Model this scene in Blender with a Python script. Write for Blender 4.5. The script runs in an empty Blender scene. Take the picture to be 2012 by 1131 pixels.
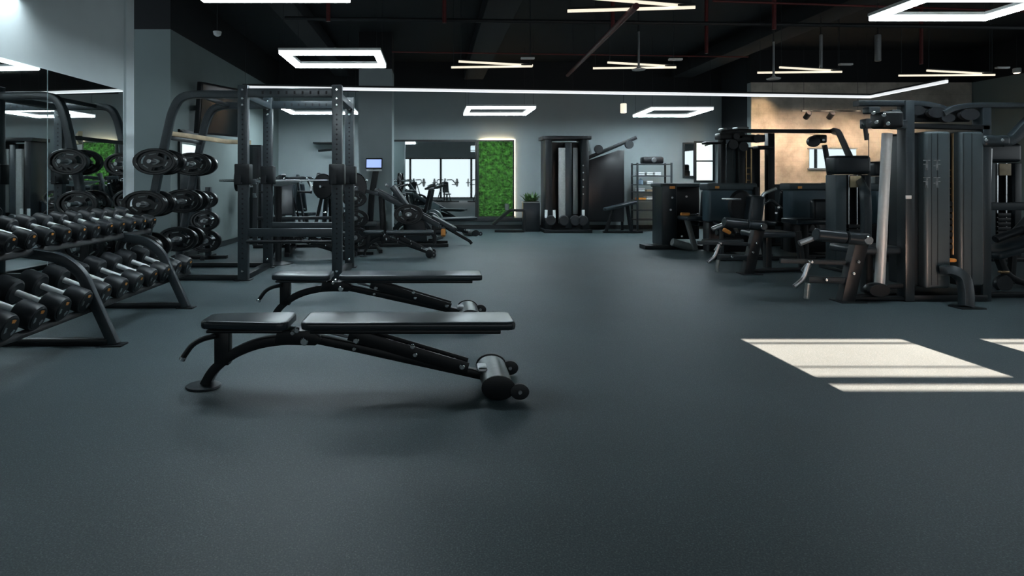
import bpy, bmesh, math, random
from mathutils import Vector, Matrix, Euler
random.seed(7)
PI = math.pi
scene = bpy.context.scene
COL = scene.collection

# ------------------------------------------------------------------ camera, light, exposure
F = 1150.0          # focal length in pixels of the 2012 px wide frame
EYE = 1.25          # camera height
CX, CY = 850.0, 355.0   # vanishing point of the room's long axis
cam_d = bpy.data.cameras.new('camera')
cam = bpy.data.objects.new('camera', cam_d)
COL.objects.link(cam)
cam.location = (0, 0, EYE)
cam.rotation_euler = (PI / 2, 0, 0)
cam_d.sensor_fit = 'HORIZONTAL'
cam_d.sensor_width = 36.0
cam_d.lens = F / 2012.0 * 36.0
cam_d.shift_x = (1006.0 - CX) / 2012.0
cam_d.shift_y = -(565.5 - CY) / 2012.0
cam_d.clip_start = 0.05
cam_d.clip_end = 200
scene.camera = cam

world = bpy.data.worlds.new('world')
scene.world = world
world.use_nodes = True
wn = world.node_tree
wn.nodes['Background'].inputs[0].default_value = (0.75, 0.9, 1.0, 1)
wn.nodes['Background'].inputs[1].default_value = 1.2

sun_d = bpy.data.lights.new('sun', 'SUN')
sun_d.energy = 168.0
sun_d.color = (1.0, 0.67, 0.52)
sun_d.angle = math.radians(0.10)
sun = bpy.data.objects.new('sun', sun_d)
COL.objects.link(sun)
SUN_EL = math.radians(16.5)
sun.rotation_euler = (PI / 2 - SUN_EL, 0, 0)      # shines towards +Y and down
sun.location = (3, -12, 6)

scene.view_settings.view_transform = 'Standard'
scene.view_settings.look = 'None'
scene.view_settings.gamma = 1.0
scene.view_settings.use_curve_mapping = False
scene.view_settings.exposure = 0.0

WIN_E = 1.15      # daylight panes behind the camera
LAMP_E = 1.6    # rectangular ceiling lamps
LENS_E = 68.0    # their downward faces
STRIP_E = 0.8
WARM_E = 1.0


# ------------------------------------------------------------------ helpers
def P(px, py, Y):
    """Point of the room seen at photo pixel (px, py) at distance Y."""
    return Vector(((px - CX) * Y / F, Y, EYE - (py - CY) * Y / F))


def srgb(r, g, b):
    def c(v):
        v /= 255.0
        return v / 12.92 if v <= 0.04045 else ((v + 0.055) / 1.055) ** 2.4
    return (c(r), c(g), c(b))


MATS = {}


def mat(name, col, rough=0.5, metal=0.0, noise=0.0, nscale=30.0, bump=0.0, emit=None, estr=0.0, spec=0.5):
    m = bpy.data.materials.new(name)
    m.use_nodes = True
    nt = m.node_tree
    bs = nt.nodes['Principled BSDF']
    bs.inputs['Base Color'].default_value = (*col, 1)
    bs.inputs['Roughness'].default_value = rough
    bs.inputs['Metallic'].default_value = metal
    bs.inputs['Specular IOR Level'].default_value = spec
    if emit:
        bs.inputs['Emission Color'].default_value = (*emit, 1)
        bs.inputs['Emission Strength'].default_value = estr
    if noise or bump:
        tc = nt.nodes.new('ShaderNodeTexCoord')
        nz = nt.nodes.new('ShaderNodeTexNoise')
        nz.inputs['Scale'].default_value = nscale
        nz.inputs['Detail'].default_value = 4
        nt.links.new(tc.outputs['Object'], nz.inputs['Vector'])
        if noise:
            mr = nt.nodes.new('ShaderNodeMapRange')
            mr.inputs['From Min'].default_value = 0.3
            mr.inputs['From Max'].default_value = 0.7
            mr.inputs['To Min'].default_value = 1 - noise
            mr.inputs['To Max'].default_value = 1 + noise
            nt.links.new(nz.outputs['Fac'], mr.inputs['Value'])
            hs = nt.nodes.new('ShaderNodeHueSaturation')
            hs.inputs['Color'].default_value = (*col, 1)
            nt.links.new(mr.outputs['Result'], hs.inputs['Value'])
            nt.links.new(hs.outputs['Color'], bs.inputs['Base Color'])
        if bump:
            bp = nt.nodes.new('ShaderNodeBump')
            bp.inputs['Strength'].default_value = bump
            bp.inputs['Distance'].default_value = 0.01
            nt.links.new(nz.outputs['Fac'], bp.inputs['Height'])
            nt.links.new(bp.outputs['Normal'], bs.inputs['Normal'])
    MATS[name] = m
    return m


mat('black_metal', (0.007, 0.009, 0.011), 0.38, 0.0, 0.15, 60, 0.05, spec=0.35)
mat('grey_metal', (0.020, 0.028, 0.033), 0.36, 0.0, 0.12, 50, 0.05)
mat('hole', (0.004, 0.004, 0.005), 0.8)
mat('rubber', (0.012, 0.015, 0.018), 0.42, 0, 0.15, 40, 0.05)
mat('rubber_plate', (0.005, 0.006, 0.007), 0.28, 0, 0.15, 40)
mat('vinyl', (0.020, 0.028, 0.034), 0.28, 0, 0.04, 20)
mat('chrome', (0.75, 0.77, 0.78), 0.22, 1.0, 0.05, 40)
mat('steel', (0.40, 0.42, 0.43), 0.38, 1.0, 0.08, 40)
mat('silver_paint', (0.22, 0.24, 0.24), 0.35, 0.6, 0.08, 40)
mat('shroud', (0.046, 0.064, 0.072), 0.50, 0.1, 0.06, 8)
mat('shroud_dark', (0.011, 0.016, 0.020), 0.35, 0.1, 0.06, 8)
mat('pale_stack', (0.42, 0.44, 0.43), 0.4, 0, 0.1, 30)
mat('shroud_blue', (0.045, 0.078, 0.098), 0.33, 0.1, 0.06, 8)
mat('orange', (0.75, 0.30, 0.06), 0.4, 0, 0.08, 60)
mat('bronze', (0.32, 0.22, 0.12), 0.35, 0.9, 0.1, 60)
mat('white_plastic', (0.75, 0.78, 0.78), 0.45, 0, 0.05, 50)
mat('towel', (0.72, 0.75, 0.76), 0.9, 0, 0.1, 80, 0.3)
mat('skin_black', (0.01, 0.01, 0.012), 0.32, 0, 0.05, 50)
mat('ceiling_black', (0.002, 0.0045, 0.007), 0.8, 0, 0.3, 3)
mat('pipe_black', (0.007, 0.010, 0.013), 0.6, 0, 0.2, 20)
mat('pipe_red', (0.10, 0.012, 0.012), 0.5, 0, 0.2, 20)
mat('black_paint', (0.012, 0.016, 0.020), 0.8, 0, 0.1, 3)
mat('wood', (0.42, 0.33, 0.21), 0.5, 0, 0.2, 12)
mat('trim_dark', (0.012, 0.016, 0.018), 0.4, 0, 0.1, 20)
mat('moss', (0.05, 0.17, 0.022), 0.9, 0, 0.8, 9, 0.4)
mat('leaf', (0.05, 0.12, 0.03), 0.6, 0, 0.4, 20)
mat('soil', (0.03, 0.02, 0.012), 0.95, 0, 0.3, 60, 0.3)
mat('mirror', (0.80, 0.86, 0.86), 0.015, 1.0, 0.01, 3)
mat('lamp_white', (0.9, 0.9, 0.9), 0.5, 0, emit=(0.90, 0.97, 1.0), estr=LAMP_E)
mat('strip_white', (0.9, 0.9, 0.9), 0.5, 0, emit=(0.93, 0.97, 1.0), estr=STRIP_E)
mat('lamp_lens', (0.9, 0.9, 0.9), 0.5, 0, emit=(0.78, 0.93, 1.0), estr=LENS_E)
mat('washer_lens', (0.9, 0.9, 0.9), 0.5, 0, emit=(0.85, 0.95, 1.0), estr=26.0)
mat('strip_lens', (0.9, 0.9, 0.9), 0.5, 0, emit=(0.80, 0.88, 0.90), estr=1.0)
mat('lamp_warm', (0.9, 0.9, 0.85), 0.5, 0, emit=(0.95, 0.85, 0.66), estr=WARM_E)
mat('led_warm', (0.9, 0.9, 0.85), 0.5, 0, emit=(1.0, 0.80, 0.58), estr=2.2)
mat('led_hidden', (0.9, 0.9, 0.85), 0.5, 0, emit=(1.0, 0.72, 0.42), estr=60.0)
mat('satin', (0.62, 0.64, 0.64), 0.42, 0.35, 0.04, 30)
mat('bright_steel', (0.85, 0.87, 0.88), 0.42, 0.6, 0.04, 30)
mat('screen_blue', (0.05, 0.05, 0.1), 0.3, 0, emit=(0.35, 0.5, 1.0), estr=1.0)
mat('window_glow', (0.9, 0.9, 0.9), 0.5, 0, emit=(0.86, 0.95, 1.0), estr=WIN_E)
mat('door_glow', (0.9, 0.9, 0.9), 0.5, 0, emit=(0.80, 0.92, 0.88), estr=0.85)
mat('glass_dark', (0.02, 0.028, 0.03), 0.08, 0, 0.05, 10)
mat('bottle_blue', (0.25, 0.35, 0.45), 0.2, 0, 0.05, 30)


class MB:
    """Collects shapes in world coordinates for ONE mesh object."""
    def __init__(self):
        self.v, self.f, self.m = [], [], []

    def add(self, vs, fs, mi=0):
        n = len(self.v)
        self.v += [Vector(a) for a in vs]
        self.f += [tuple(i + n for i in f) for f in fs]
        self.m += [mi] * len(fs)
        return self

    def bm(self, bm, mi=0):
        bm.verts.ensure_lookup_table()
        bm.verts.index_update()
        self.add([v.co.copy() for v in bm.verts], [[v.index for v in f.verts] for f in bm.faces], mi)
        bm.free()
        return self

    def box(self, c, s, rot=(0, 0, 0), bevel=0.0, seg=2, mi=0):
        b = bmesh.new()
        bmesh.ops.create_cube(b, size=1.0)
        bmesh.ops.scale(b, vec=s, verts=b.verts)
        if bevel > 0:
            bmesh.ops.bevel(b, geom=list(b.edges), offset=min(bevel, min(s) * 0.49), segments=seg, profile=0.5, affect='EDGES')
        bmesh.ops.transform(b, matrix=Matrix.Translation(c) @ Euler(rot).to_matrix().to_4x4(), verts=b.verts)
        return self.bm(b, mi)

    def span(self, a, b, bevel=0.0, mi=0):
        a, b = Vector(a), Vector(b)
        return self.box((a + b) / 2, [abs(x) for x in (b - a)], bevel=bevel, mi=mi)

    def sweep(self, pts, w, h=None, n=10, nrm=(0, 1, 0), fillet=0.0, rad=0.25, cap=True, mi=0, taper=None):
        """tube along pts. h None: round of radius w. else rounded rectangle: w across (along nrm), h in plane."""
        pts = [Vector(p) for p in pts]
        if fillet > 0 and len(pts) > 2:
            out = [pts[0]]
            for i in range(1, len(pts) - 1):
                p, a, c = pts[i], pts[i - 1], pts[i + 1]
                da, dc = (a - p), (c - p)
                r = min(fillet, da.length * 0.49, dc.length * 0.49)
                s, e = p + da.normalized() * r, p + dc.normalized() * r
                for k in range(6):
                    t = k / 5
                    out.append(s * (1 - t) ** 2 + p * 2 * t * (1 - t) + e * t * t)
            out.append(pts[-1])
            pts = out
        if h is None:
            sec = [(math.cos(2 * PI * k / n) * w, math.sin(2 * PI * k / n) * w) for k in range(n)]
        else:
            r = min(w, h) * rad * 0.5
            sec = []
            for (sx, sy, a0) in ((1, 1, 0), (-1, 1, 90), (-1, -1, 180), (1, -1, 270)):
                for k in range(3):
                    a = math.radians(a0 + 45 * k)
                    sec.append((sx * (w / 2 - r) + r * math.cos(a), sy * (h / 2 - r) + r * math.sin(a)))
        ns = len(sec)
        vs = []
        N = Vector(nrm)
        for i, p in enumerate(pts):
            if i == 0:
                t = pts[1] - p
            elif i == len(pts) - 1:
                t = p - pts[i - 1]
            else:
                t = (pts[i + 1] - p).normalized() + (p - pts[i - 1]).normalized()
            t.normalize()
            b = N - t * N.dot(t)
            if b.length < 0.05:
                alt = Vector((0, 0, 1)) if abs(t.z) < 0.9 else Vector((1, 0, 0))
                b = alt - t * alt.dot(t)
            b.normalize()
            u = t.cross(b)
            k = 1.0 if taper is None else 1 + (taper - 1) * i / (len(pts) - 1)
            vs += [p + b * (x * k) + u * (y * k) for x, y in sec]
        fs = []
        for i in range(len(pts) - 1):
            for j in range(ns):
                a, b2 = i * ns + j, i * ns + (j + 1) % ns
                fs.append((a, b2, b2 + ns, a + ns))
        if cap:
            fs.append(tuple(range(ns))[::-1])
            fs.append(tuple((len(pts) - 1) * ns + j for j in range(ns)))
        return self.add(vs, fs, mi)

    def lathe(self, prof, c=(0, 0, 0), axis=(0, 0, 1), n=24, sc=(1, 1, 1), mi=0):
        """prof: list of (radius, height) turned round axis at c."""
        q = Vector((0, 0, 1)).rotation_difference(Vector(axis).normalized())
        vs = []
        for r, z in prof:
            for k in range(n):
                a = 2 * PI * k / n
                p = q @ Vector((r * math.cos(a), r * math.sin(a), z))
                vs.append(Vector(c) + Vector((p.x * sc[0], p.y * sc[1], p.z * sc[2])))
        fs = []
        for i in range(len(prof) - 1):
            for j in range(n):
                a, b = i * n + j, i * n + (j + 1) % n
                fs.append((a, b, b + n, a + n))
        fs.append(tuple(range(n))[::-1])
        fs.append(tuple((len(prof) - 1) * n + j for j in range(n)))
        return self.add(vs, fs, mi)

    def cyl(self, a, b, r, n=16, bev=0.15, mi=0):
        a, b = Vector(a), Vector(b)
        L = (b - a).length
        e = min(r * bev, L * 0.3)
        return self.lathe([(r - e, 0), (r, e), (r, L - e), (r - e, L)], a, b - a, n, mi=mi)

    def prism(self, poly, y0, y1, mi=0, bevel=0.0):
        """polygon in XZ extruded along Y"""
        b = bmesh.new()
        vs = [b.verts.new((x, y0, z)) for x, z in poly]
        f = b.faces.new(vs)
        r = bmesh.ops.extrude_face_region(b, geom=[f])
        for g in r['geom']:
            if isinstance(g, bmesh.types.BMVert):
                g.co.y = y1
        bmesh.ops.recalc_face_normals(b, faces=b.faces)
        if bevel > 0:
            bmesh.ops.bevel(b, geom=list(b.edges), offset=bevel, segments=2, profile=0.5, affect='EDGES')
        return self.bm(b, mi)

    def build(self, name, mats, parent=None, smooth=True, label=None):
        if isinstance(mats, str):
            mats = [mats]
        me = bpy.data.meshes.new(name)
        off = parent.matrix_world.translation if False else (WLOC[parent.name] if parent is not None else Vector((0, 0, 0)))
        loc = Vector((0, 0, 0))
        if parent is None:
            xs = [v.x for v in self.v]; ys = [v.y for v in self.v]; zs = [v.z for v in self.v]
            loc = Vector(((min(xs) + max(xs)) / 2, (min(ys) + max(ys)) / 2, min(zs)))
            off = loc
        me.from_pydata([v - off for v in self.v], [], self.f)
        for m in mats:
            me.materials.append(MATS[m])
        for p, mi in zip(me.polygons, self.m):
            p.material_index = mi
        bb = bmesh.new(); bb.from_mesh(me)
        bmesh.ops.recalc_face_normals(bb, faces=bb.faces)
        bb.to_mesh(me); bb.free()
        if smooth:
            me.shade_smooth()
            me.set_sharp_from_angle(angle=math.radians(35))
        o = bpy.data.objects.new(name, me)
        COL.objects.link(o)
        if parent is None:
            o.location = loc
            WLOC[o.name] = loc
        else:
            o.parent = parent
            WLOC[o.name] = off
        return o


WLOC = {}


def T(name, label, cat, loc, group=None):
    o = bpy.data.objects.new(name, None)
    o.empty_display_size = 0.1
    COL.objects.link(o)
    o.location = loc
    WLOC[o.name] = Vector(loc)
    o['label'] = label
    o['category'] = cat
    if group:
        o['group'] = group
    return o


def tag(o, label, cat, group=None, kind=None):
    o['label'] = label
    o['category'] = cat
    if group:
        o['group'] = group
    if kind:
        o['kind'] = kind
    return o


def struct(name, mb, mats, smooth=False):
    o = mb.build(name, mats, None, smooth)
    o['kind'] = 'structure'
    return o


def kids(o):
    return [c for c in COL.objects if c.parent == o]


def dup(root, loc, label, group=None, rotz=None, scale=None):
    def cp(o, par):
        c = o.copy()
        COL.objects.link(c)
        c.parent = par
        WLOC[c.name] = Vector(loc)
        for k in CH.get(o.name) or kids(o):
            cp(k, c)
        return c
    r = cp(root, None)
    r.location = loc
    if rotz is not None:
        r.rotation_euler = (0, 0, rotz)
    if scale is not None:
        r.scale = scale
    r['label'] = label
    if group:
        r['group'] = group
    return r


CH = {}
ORD = ['first', 'second', 'third', 'fourth', 'fifth', 'sixth', 'seventh', 'eighth', 'ninth', 'tenth', 'eleventh', 'twelfth']

# ------------------------------------------------------------------ the room
ZP = 3.58     # light paint stops here, black above
ZC = 4.35     # ceiling
MX = -3.9     # plane of the mirrored wall
MY = 7.74     # its end
YF = 15.3     # far wall
XR = 12.8     # wall far on the other side
YB = -7.0     # window wall behind the camera


def wall_material(name, col, split=True, rough=0.75):
    m = mat(name, col, rough)
    nt = m.node_tree
    bs = nt.nodes['Principled BSDF']
    g = nt.nodes.new('ShaderNodeNewGeometry')
    sx = nt.nodes.new('ShaderNodeSeparateXYZ')
    gt = nt.nodes.new('ShaderNodeMath'); gt.operation = 'GREATER_THAN'; gt.inputs[1].default_value = ZP
    mx = nt.nodes.new('ShaderNodeMix'); mx.data_type = 'RGBA'
    nz = nt.nodes.new('ShaderNodeTexNoise'); nz.inputs['Scale'].default_value = 2.5; nz.inputs['Detail'].default_value = 6
    mr = nt.nodes.new('ShaderNodeMapRange'); mr.inputs['To Min'].default_value = 0.93; mr.inputs['To Max'].default_value = 1.07
    hs = nt.nodes.new('ShaderNodeHueSaturation'); hs.inputs['Color'].default_value = (*col, 1)
    L = nt.links.new
    L(g.outputs['Position'], sx.inputs[0]); L(g.outputs['Position'], nz.inputs['Vector'])
    L(nz.outputs['Fac'], mr.inputs['Value']); L(mr.outputs['Result'], hs.inputs['Value'])
    L(hs.outputs['Color'], mx.inputs['A'])
    mx.inputs['B'].default_value = (0.004, 0.006, 0.008, 1)
    if split:
        L(sx.outputs['Z'], gt.inputs[0]); L(gt.outputs[0], mx.inputs['Factor'])
    else:
        mx.inputs['Factor'].default_value = 0
    L(mx.outputs['Result'], bs.inputs['Base Color'])
    return m


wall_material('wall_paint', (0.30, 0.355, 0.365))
wall_material('wall_shade', (0.19, 0.235, 0.235))  # darkened copy of the wall paint, shade put into the colour
wall_material('wall_plain', (0.72, 0.80, 0.82), split=False)  # lightened copy, lamp light on the mirror wall put into the colour


def floor_material():
    m = bpy.data.materials.new('rubber_floor')
    m.use_nodes = True
    nt = m.node_tree; L = nt.links.new
    bs = nt.nodes['Principled BSDF']
    g = nt.nodes.new('ShaderNodeNewGeometry')
    n1 = nt.nodes.new('ShaderNodeTexNoise'); n1.inputs['Scale'].default_value = 150; n1.inputs['Detail'].default_value = 2
    n2 = nt.nodes.new('ShaderNodeTexNoise'); n2.inputs['Scale'].default_value = 0.9; n2.inputs['Detail'].default_value = 4
    v = nt.nodes.new('ShaderNodeTexVoronoi'); v.inputs['Scale'].default_value = 95
    for a in (n1, n2, v):
        L(g.outputs['Position'], a.inputs['Vector'])
    r = nt.nodes.new('ShaderNodeValToRGB')
    r.color_ramp.elements[0].position = 0.42; r.color_ramp.elements[0].color = (0.035, 0.055, 0.062, 1)
    r.color_ramp.elements[1].position = 0.62; r.color_ramp.elements[1].color = (0.063, 0.093, 0.102, 1)
    L(n1.outputs['Fac'], r.inputs[0])
    lt = nt.nodes.new('ShaderNodeMath'); lt.operation = 'LESS_THAN'; lt.inputs[1].default_value = 0.24
    L(v.outputs['Distance'], lt.inputs[0])
    mul = nt.nodes.new('ShaderNodeMath'); mul.operation = 'MULTIPLY'; mul.inputs[1].default_value = 0.34
    L(lt.outputs[0], mul.inputs[0])
    mx = nt.nodes.new('ShaderNodeMix'); mx.data_type = 'RGBA'
    L(mul.outputs[0], mx.inputs['Factor']); L(r.outputs[0], mx.inputs['A'])
    mx.inputs['B'].default_value = (0.19, 0.23, 0.24, 1)
    hs = nt.nodes.new('ShaderNodeHueSaturation')
    mr = nt.nodes.new('ShaderNodeMapRange'); mr.inputs['From Min'].default_value = 0.3; mr.inputs['From Max'].default_value = 0.7
    mr.inputs['To Min'].default_value = 0.88; mr.inputs['To Max'].default_value = 1.12
    L(n2.outputs['Fac'], mr.inputs['Value']); L(mr.outputs['Result'], hs.inputs['Value']); L(mx.outputs['Result'], hs.inputs['Color'])
    L(hs.outputs['Color'], bs.inputs['Base Color'])
    bs.inputs['Roughness'].default_value = 0.56
    bp = nt.nodes.new('ShaderNodeBump'); bp.inputs['Strength'].default_value = 0.35; bp.inputs['Distance'].default_value = 0.002
    L(n1.outputs['Fac'], bp.inputs['Height']); L(bp.outputs['Normal'], bs.inputs['Normal'])
    MATS['rubber_floor'] = m


floor_material()


def plaster_material():
    m = bpy.data.materials.new('raw_plaster')
    m.use_nodes = True
    nt = m.node_tree; L = nt.links.new
    bs = nt.nodes['Principled BSDF']
    g = nt.nodes.new('ShaderNodeNewGeometry')
    n1 = nt.nodes.new('ShaderNodeTexNoise'); n1.inputs['Scale'].default_value = 1.6; n1.inputs['Detail'].default_value = 8; n1.inputs['Roughness'].default_value = 0.65
    n2 = nt.nodes.new('ShaderNodeTexNoise'); n2.inputs['Scale'].default_value = 14; n2.inputs['Detail'].default_value = 5
    mp = nt.nodes.new('ShaderNodeMapping'); mp.inputs['Rotation'].default_value = (PI / 2, 0, 0)
    br = nt.nodes.new('ShaderNodeTexBrick'); br.inputs['Scale'].default_value = 2.2; br.inputs['Mortar Size'].default_value = 0.012
    br.inputs['Color1'].default_value = (1, 1, 1, 1); br.inputs['Color2'].default_value = (0.88, 0.88, 0.88, 1); br.inputs['Mortar'].default_value = (0.66, 0.66, 0.66, 1)
    L(g.outputs['Position'], n1.inputs['Vector']); L(g.outputs['Position'], n2.inputs['Vector'])
    L(g.outputs['Position'], mp.inputs['Vector']); L(mp.outputs[0], br.inputs['Vector'])
    r = nt.nodes.new('ShaderNodeValToRGB')
    r.color_ramp.elements[0].position = 0.35; r.color_ramp.elements[0].color = (0.36, 0.325, 0.27, 1)
    r.color_ramp.elements[1].position = 0.62; r.color_ramp.elements[1].color = (0.66, 0.60, 0.52, 1)
    L(n1.outputs['Fac'], r.inputs[0])
    mx = nt.nodes.new('ShaderNodeMix'); mx.data_type = 'RGBA'; mx.blend_type = 'MULTIPLY'; mx.inputs['Factor'].default_value = 0.3
    L(r.outputs[0], mx.inputs['A']); L(br.outputs['Color'], mx.inputs['B'])
    L(mx.outputs['Result'], bs.inputs['Base Color'])
    bs.inputs['Roughness'].default_value = 0.9
    bp = nt.nodes.new('ShaderNodeBump'); bp.inputs['Strength'].default_value = 0.5; bp.inputs['Distance'].default_value = 0.01
    L(n2.outputs['Fac'], bp.inputs['Height']); L(bp.outputs['Normal'], bs.inputs['Normal'])
    MATS['raw_plaster'] = m


plaster_material()

struct('floor', MB().span((-7, YB - 0.2, -0.15), (XR + 0.4, YF + 0.4, 0)), 'rubber_floor')
struct('ceiling', MB().span((-7, YB - 0.2, ZC), (XR + 0.4, YF + 0.4, ZC + 0.15)), 'ceiling_black')
struct('wall_far', MB().span((-7, YF, 0), (XR + 0.4, YF + 0.2, ZC)), 'wall_paint')
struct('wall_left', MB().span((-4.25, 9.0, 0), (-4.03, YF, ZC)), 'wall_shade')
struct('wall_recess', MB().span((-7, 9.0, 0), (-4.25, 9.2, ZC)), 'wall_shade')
def ML(y, off=0.0):
    return -4.287 + 0.043 * y + off


def mwall(ya, yb, z0, z1, o0, o1):
    return MB().add([(ML(ya, o0), ya, z0), (ML(ya, o1), ya, z0), (ML(yb, o1), yb, z0), (ML(yb, o0), yb, z0),
                     (ML(ya, o0), ya, z1), (ML(ya, o1), ya, z1), (ML(yb, o1), yb, z1), (ML(yb, o0), yb, z1)],
                    [(0, 3, 2, 1), (4, 5, 6, 7), (0, 1, 5, 4), (1, 2, 6, 5), (2, 3, 7, 6), (3, 0, 4, 7)])


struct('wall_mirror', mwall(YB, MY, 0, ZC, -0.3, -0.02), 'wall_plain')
struct('wall_recess_side', MB().span((-7, MY + 0.01, 0), (-6.8, 8.99, ZC)), 'wall_paint')
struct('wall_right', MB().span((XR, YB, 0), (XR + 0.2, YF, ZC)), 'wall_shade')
struct('wall_plaster', MB().span((7.55, 13.9, 0), (XR - 0.01, 14.05, ZC)), ['wall_paint'])
pl = MB().span((7.55, 13.87, 0.0), (XR - 0.02, 13.895, ZP))
struct('trim_1', pl, 'raw_plaster')
# side of the jutting block
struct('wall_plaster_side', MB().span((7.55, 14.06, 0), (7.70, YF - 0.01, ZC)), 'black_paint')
# pillar
o = struct('pillar', MB().span((-1.54, 12.2, 0), (-0.85, 12.9, ZC)), 'wall_paint')

# window wall behind the camera: openings for three tall windows and added slots above that shape the sun patches
b = MB()
y0, y1 = YB - 0.2, YB
TZ0, TZ1 = 3.108, 3.50
b.span((-7, y0, 0), (XR + 0.4, y1, 0.12))
b.span((-7, y0, 2.72), (XR + 0.4, y1, TZ0))
b.span((-7, y0, TZ1), (XR + 0.4, y1, ZC))
b.span((-7, y0, 0.12), (-3.4, y1, 2.72))
b.span((12.3, y0, 0.12), (XR + 0.4, y1, 2.72))
tr = [(2.44, 3.70), (4.33, 5.6)]
xs = [-7] + [v for p in tr for v in p] + [XR + 0.4]
for k in range(0, len(xs), 2):
    b.span((xs[k], y0, TZ0), (xs[k + 1], y1, TZ1))
struct('wall_back', b, 'wall_plain')
k = 1
for i in range(8):
    xa, xb = -3.4 + i * 1.9625, -3.4 + (i + 1) * 1.9625
    w = T('window_%d' % k, 'tall bright window', 'window', ((xa + xb) / 2, YB - 0.1, 0.12)); del w['label']; del w['category']
    w['kind'] = 'structure'
    fr = MB()
    for (p, q) in (((xa, 0.12), (xa + 0.07, 2.72)), ((xb - 0.07, 0.12), (xb, 2.72)), ((xa, 0.12), (xb, 0.2)), ((xa, 2.64), (xb, 2.72))):
        fr.span((p[0], YB - 0.14, p[1]), (q[0], YB - 0.06, q[1]))
    fr.build('window_frame', 'trim_dark', w, False)
    MB().span((xa + 0.07, YB - 0.11, 0.2), (xb - 0.07, YB - 0.10, 2.64)).build('pane', 'window_glow', w, False)
    k += 1
for i, (xa, xb) in enumerate(tr):
    w = struct('window_%d' % k, MB().span((xa, YB - 0.13, 3.176), (xb, YB - 0.10, 3.212)).span((xa, YB - 0.03, 3.411), (xb, YB - 0.005, 3.418)).span((xa, YB - 0.03, 3.243), (xb, YB - 0.015, 3.248)), 'trim_dark')  # unseen bars added to cut dark lines across the sun patches
    k += 1

for i in range(5):
    ya = 0.4 + i * 1.95; yb = ya + 1.95
    w = T('window_%d' % k, 'x', 'window', (XR, (ya + yb) / 2, 0.9)); del w['label']; del w['category']
    w['kind'] = 'structure'
    fr = MB()
    for (p, q) in (((ya, 0.9), (ya + 0.06, 2.8)), ((yb - 0.06, 0.9), (yb, 2.8)), ((ya, 0.9), (yb, 0.97)), ((ya, 2.73), (yb, 2.8))):
        fr.span((XR - 0.06, p[0], p[1]), (XR - 0.001, q[0], q[1]))
    fr.build('window_frame', 'trim_dark', w, False)
    MB().span((XR - 0.03, ya + 0.06, 0.97), (XR - 0.02, yb - 0.06, 2.73)).build('pane', 'window_glow', w, False)
    k += 1

# skirtings and the dark ledge under the far mirror
struct('baseboard_far', MB().span((-4.0, YF - 0.04, 0), (7.5, YF, 0.10), 0.008), 'trim_dark')
struct('baseboard_left', MB().span((-4.03, 9.0, 0), (-4.0, YF - 0.05, 0.10), 0.008), 'trim_dark')
struct('baseboard_right', MB().span((7.6, 13.83, 0), (XR - 0.05, 13.87, 0.10), 0.008), 'trim_dark')
struct('trim_2', MB().span((-0.83, YF - 0.16, 0.20), (2.75, YF - 0.001, 0.29), 0.01), 'trim_dark')
struct('trim_3', mwall(7.55, MY - 0.01, 0, ZC, -0.019, 0.012), 'wall_plain')

# mirrors
def mirror(name, label, a, bb, frame=True, axis='y'):
    t = T(name, label, 'mirror', (Vector(a) + Vector(bb)) / 2 - Vector((0, 0, abs(bb[2] - a[2]) / 2)))
    return t


mz0, mz1 = 0.12, 2.41
for j, (ya, yb, lab) in enumerate(((-1.0, 2.6, 'frameless wall mirror pane next to the camera'), (2.62, 6.12, 'frameless wall mirror pane behind the plate arches and near dumbbells'),
                                   (6.135, 7.51, 'frameless wall mirror pane beside the pillar edge'))):
    tag(mwall(ya, yb, mz0, mz1, -0.019, -0.008).build('wall_mirror', 'mirror', None, False),
        lab, 'mirror', 'frameless mirror panes along the side wall')
t = T('wall_mirror', 'framed floor-length mirror on far wall beside the moss panel', 'mirror', (0.05, YF, 0.3))
MB().span((-1.04, YF - 0.03, 0.31), (1.12, YF - 0.02, 2.27)).build('glass', 'mirror', t, False)
b = MB()
b.span((-1.06, YF - 0.05, 2.27), (1.15, YF - 0.001, 2.32))
b.span((1.11, YF - 0.05, 0.30), (1.15, YF - 0.001, 2.27))
b.build('mirror_frame', 'trim_dark', t, False)
MB().span((-0.735, YF - 0.035, 0.31), (-0.725, YF - 0.0301, 2.27)).build('seam', 'steel', t, False)

# living moss panel with warm light behind
t = T('moss_panel', 'green moss wall panel in black frame with warm glow behind', 'plant panel', (1.63, YF, 0.3))
x0, x1, z0, z1 = 1.20, 2.08, 0.33, 2.27
b = MB()
b.span((x0 - 0.04, YF - 0.12, z0 - 0.04), (x0, YF - 0.04, z1 + 0.04))
b.span((x1, YF - 0.12, z0 - 0.04), (x1 + 0.04, YF - 0.04, z1 + 0.04))
b.span((x0, YF - 0.12, z1), (x1, YF - 0.04, z1 + 0.04))
b.span((x0, YF - 0.12, z0 - 0.04), (x1, YF - 0.04, z0))
b.build('frame', 'trim_dark', t, False)
random.seed(3)
bm = bmesh.new()
NX, NZ = 60, 130
from mathutils import noise as mnoise
grid = []
for j in range(NZ + 1):
    row = []
    for i in range(NX + 1):
        x = x0 + (x1 - x0) * i / NX; z = z0 + (z1 - z0) * j / NZ
        d = 0.035 * mnoise.noise(Vector((x * 6, z * 6, 1))) + 0.03 * mnoise.noise(Vector((x * 22, z * 22, 5))) + random.uniform(-0.008, 0.008)
        row.append(bm.verts.new((x, YF - 0.10 - d - 0.01, z)))
    grid.append(row)
for j in range(NZ):
    for i in range(NX):
        bm.faces.new((grid[j][i], grid[j][i + 1], grid[j + 1][i + 1], grid[j + 1][i]))
mo = MB().bm(bm)
mo.build('moss', 'moss', t)
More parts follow.
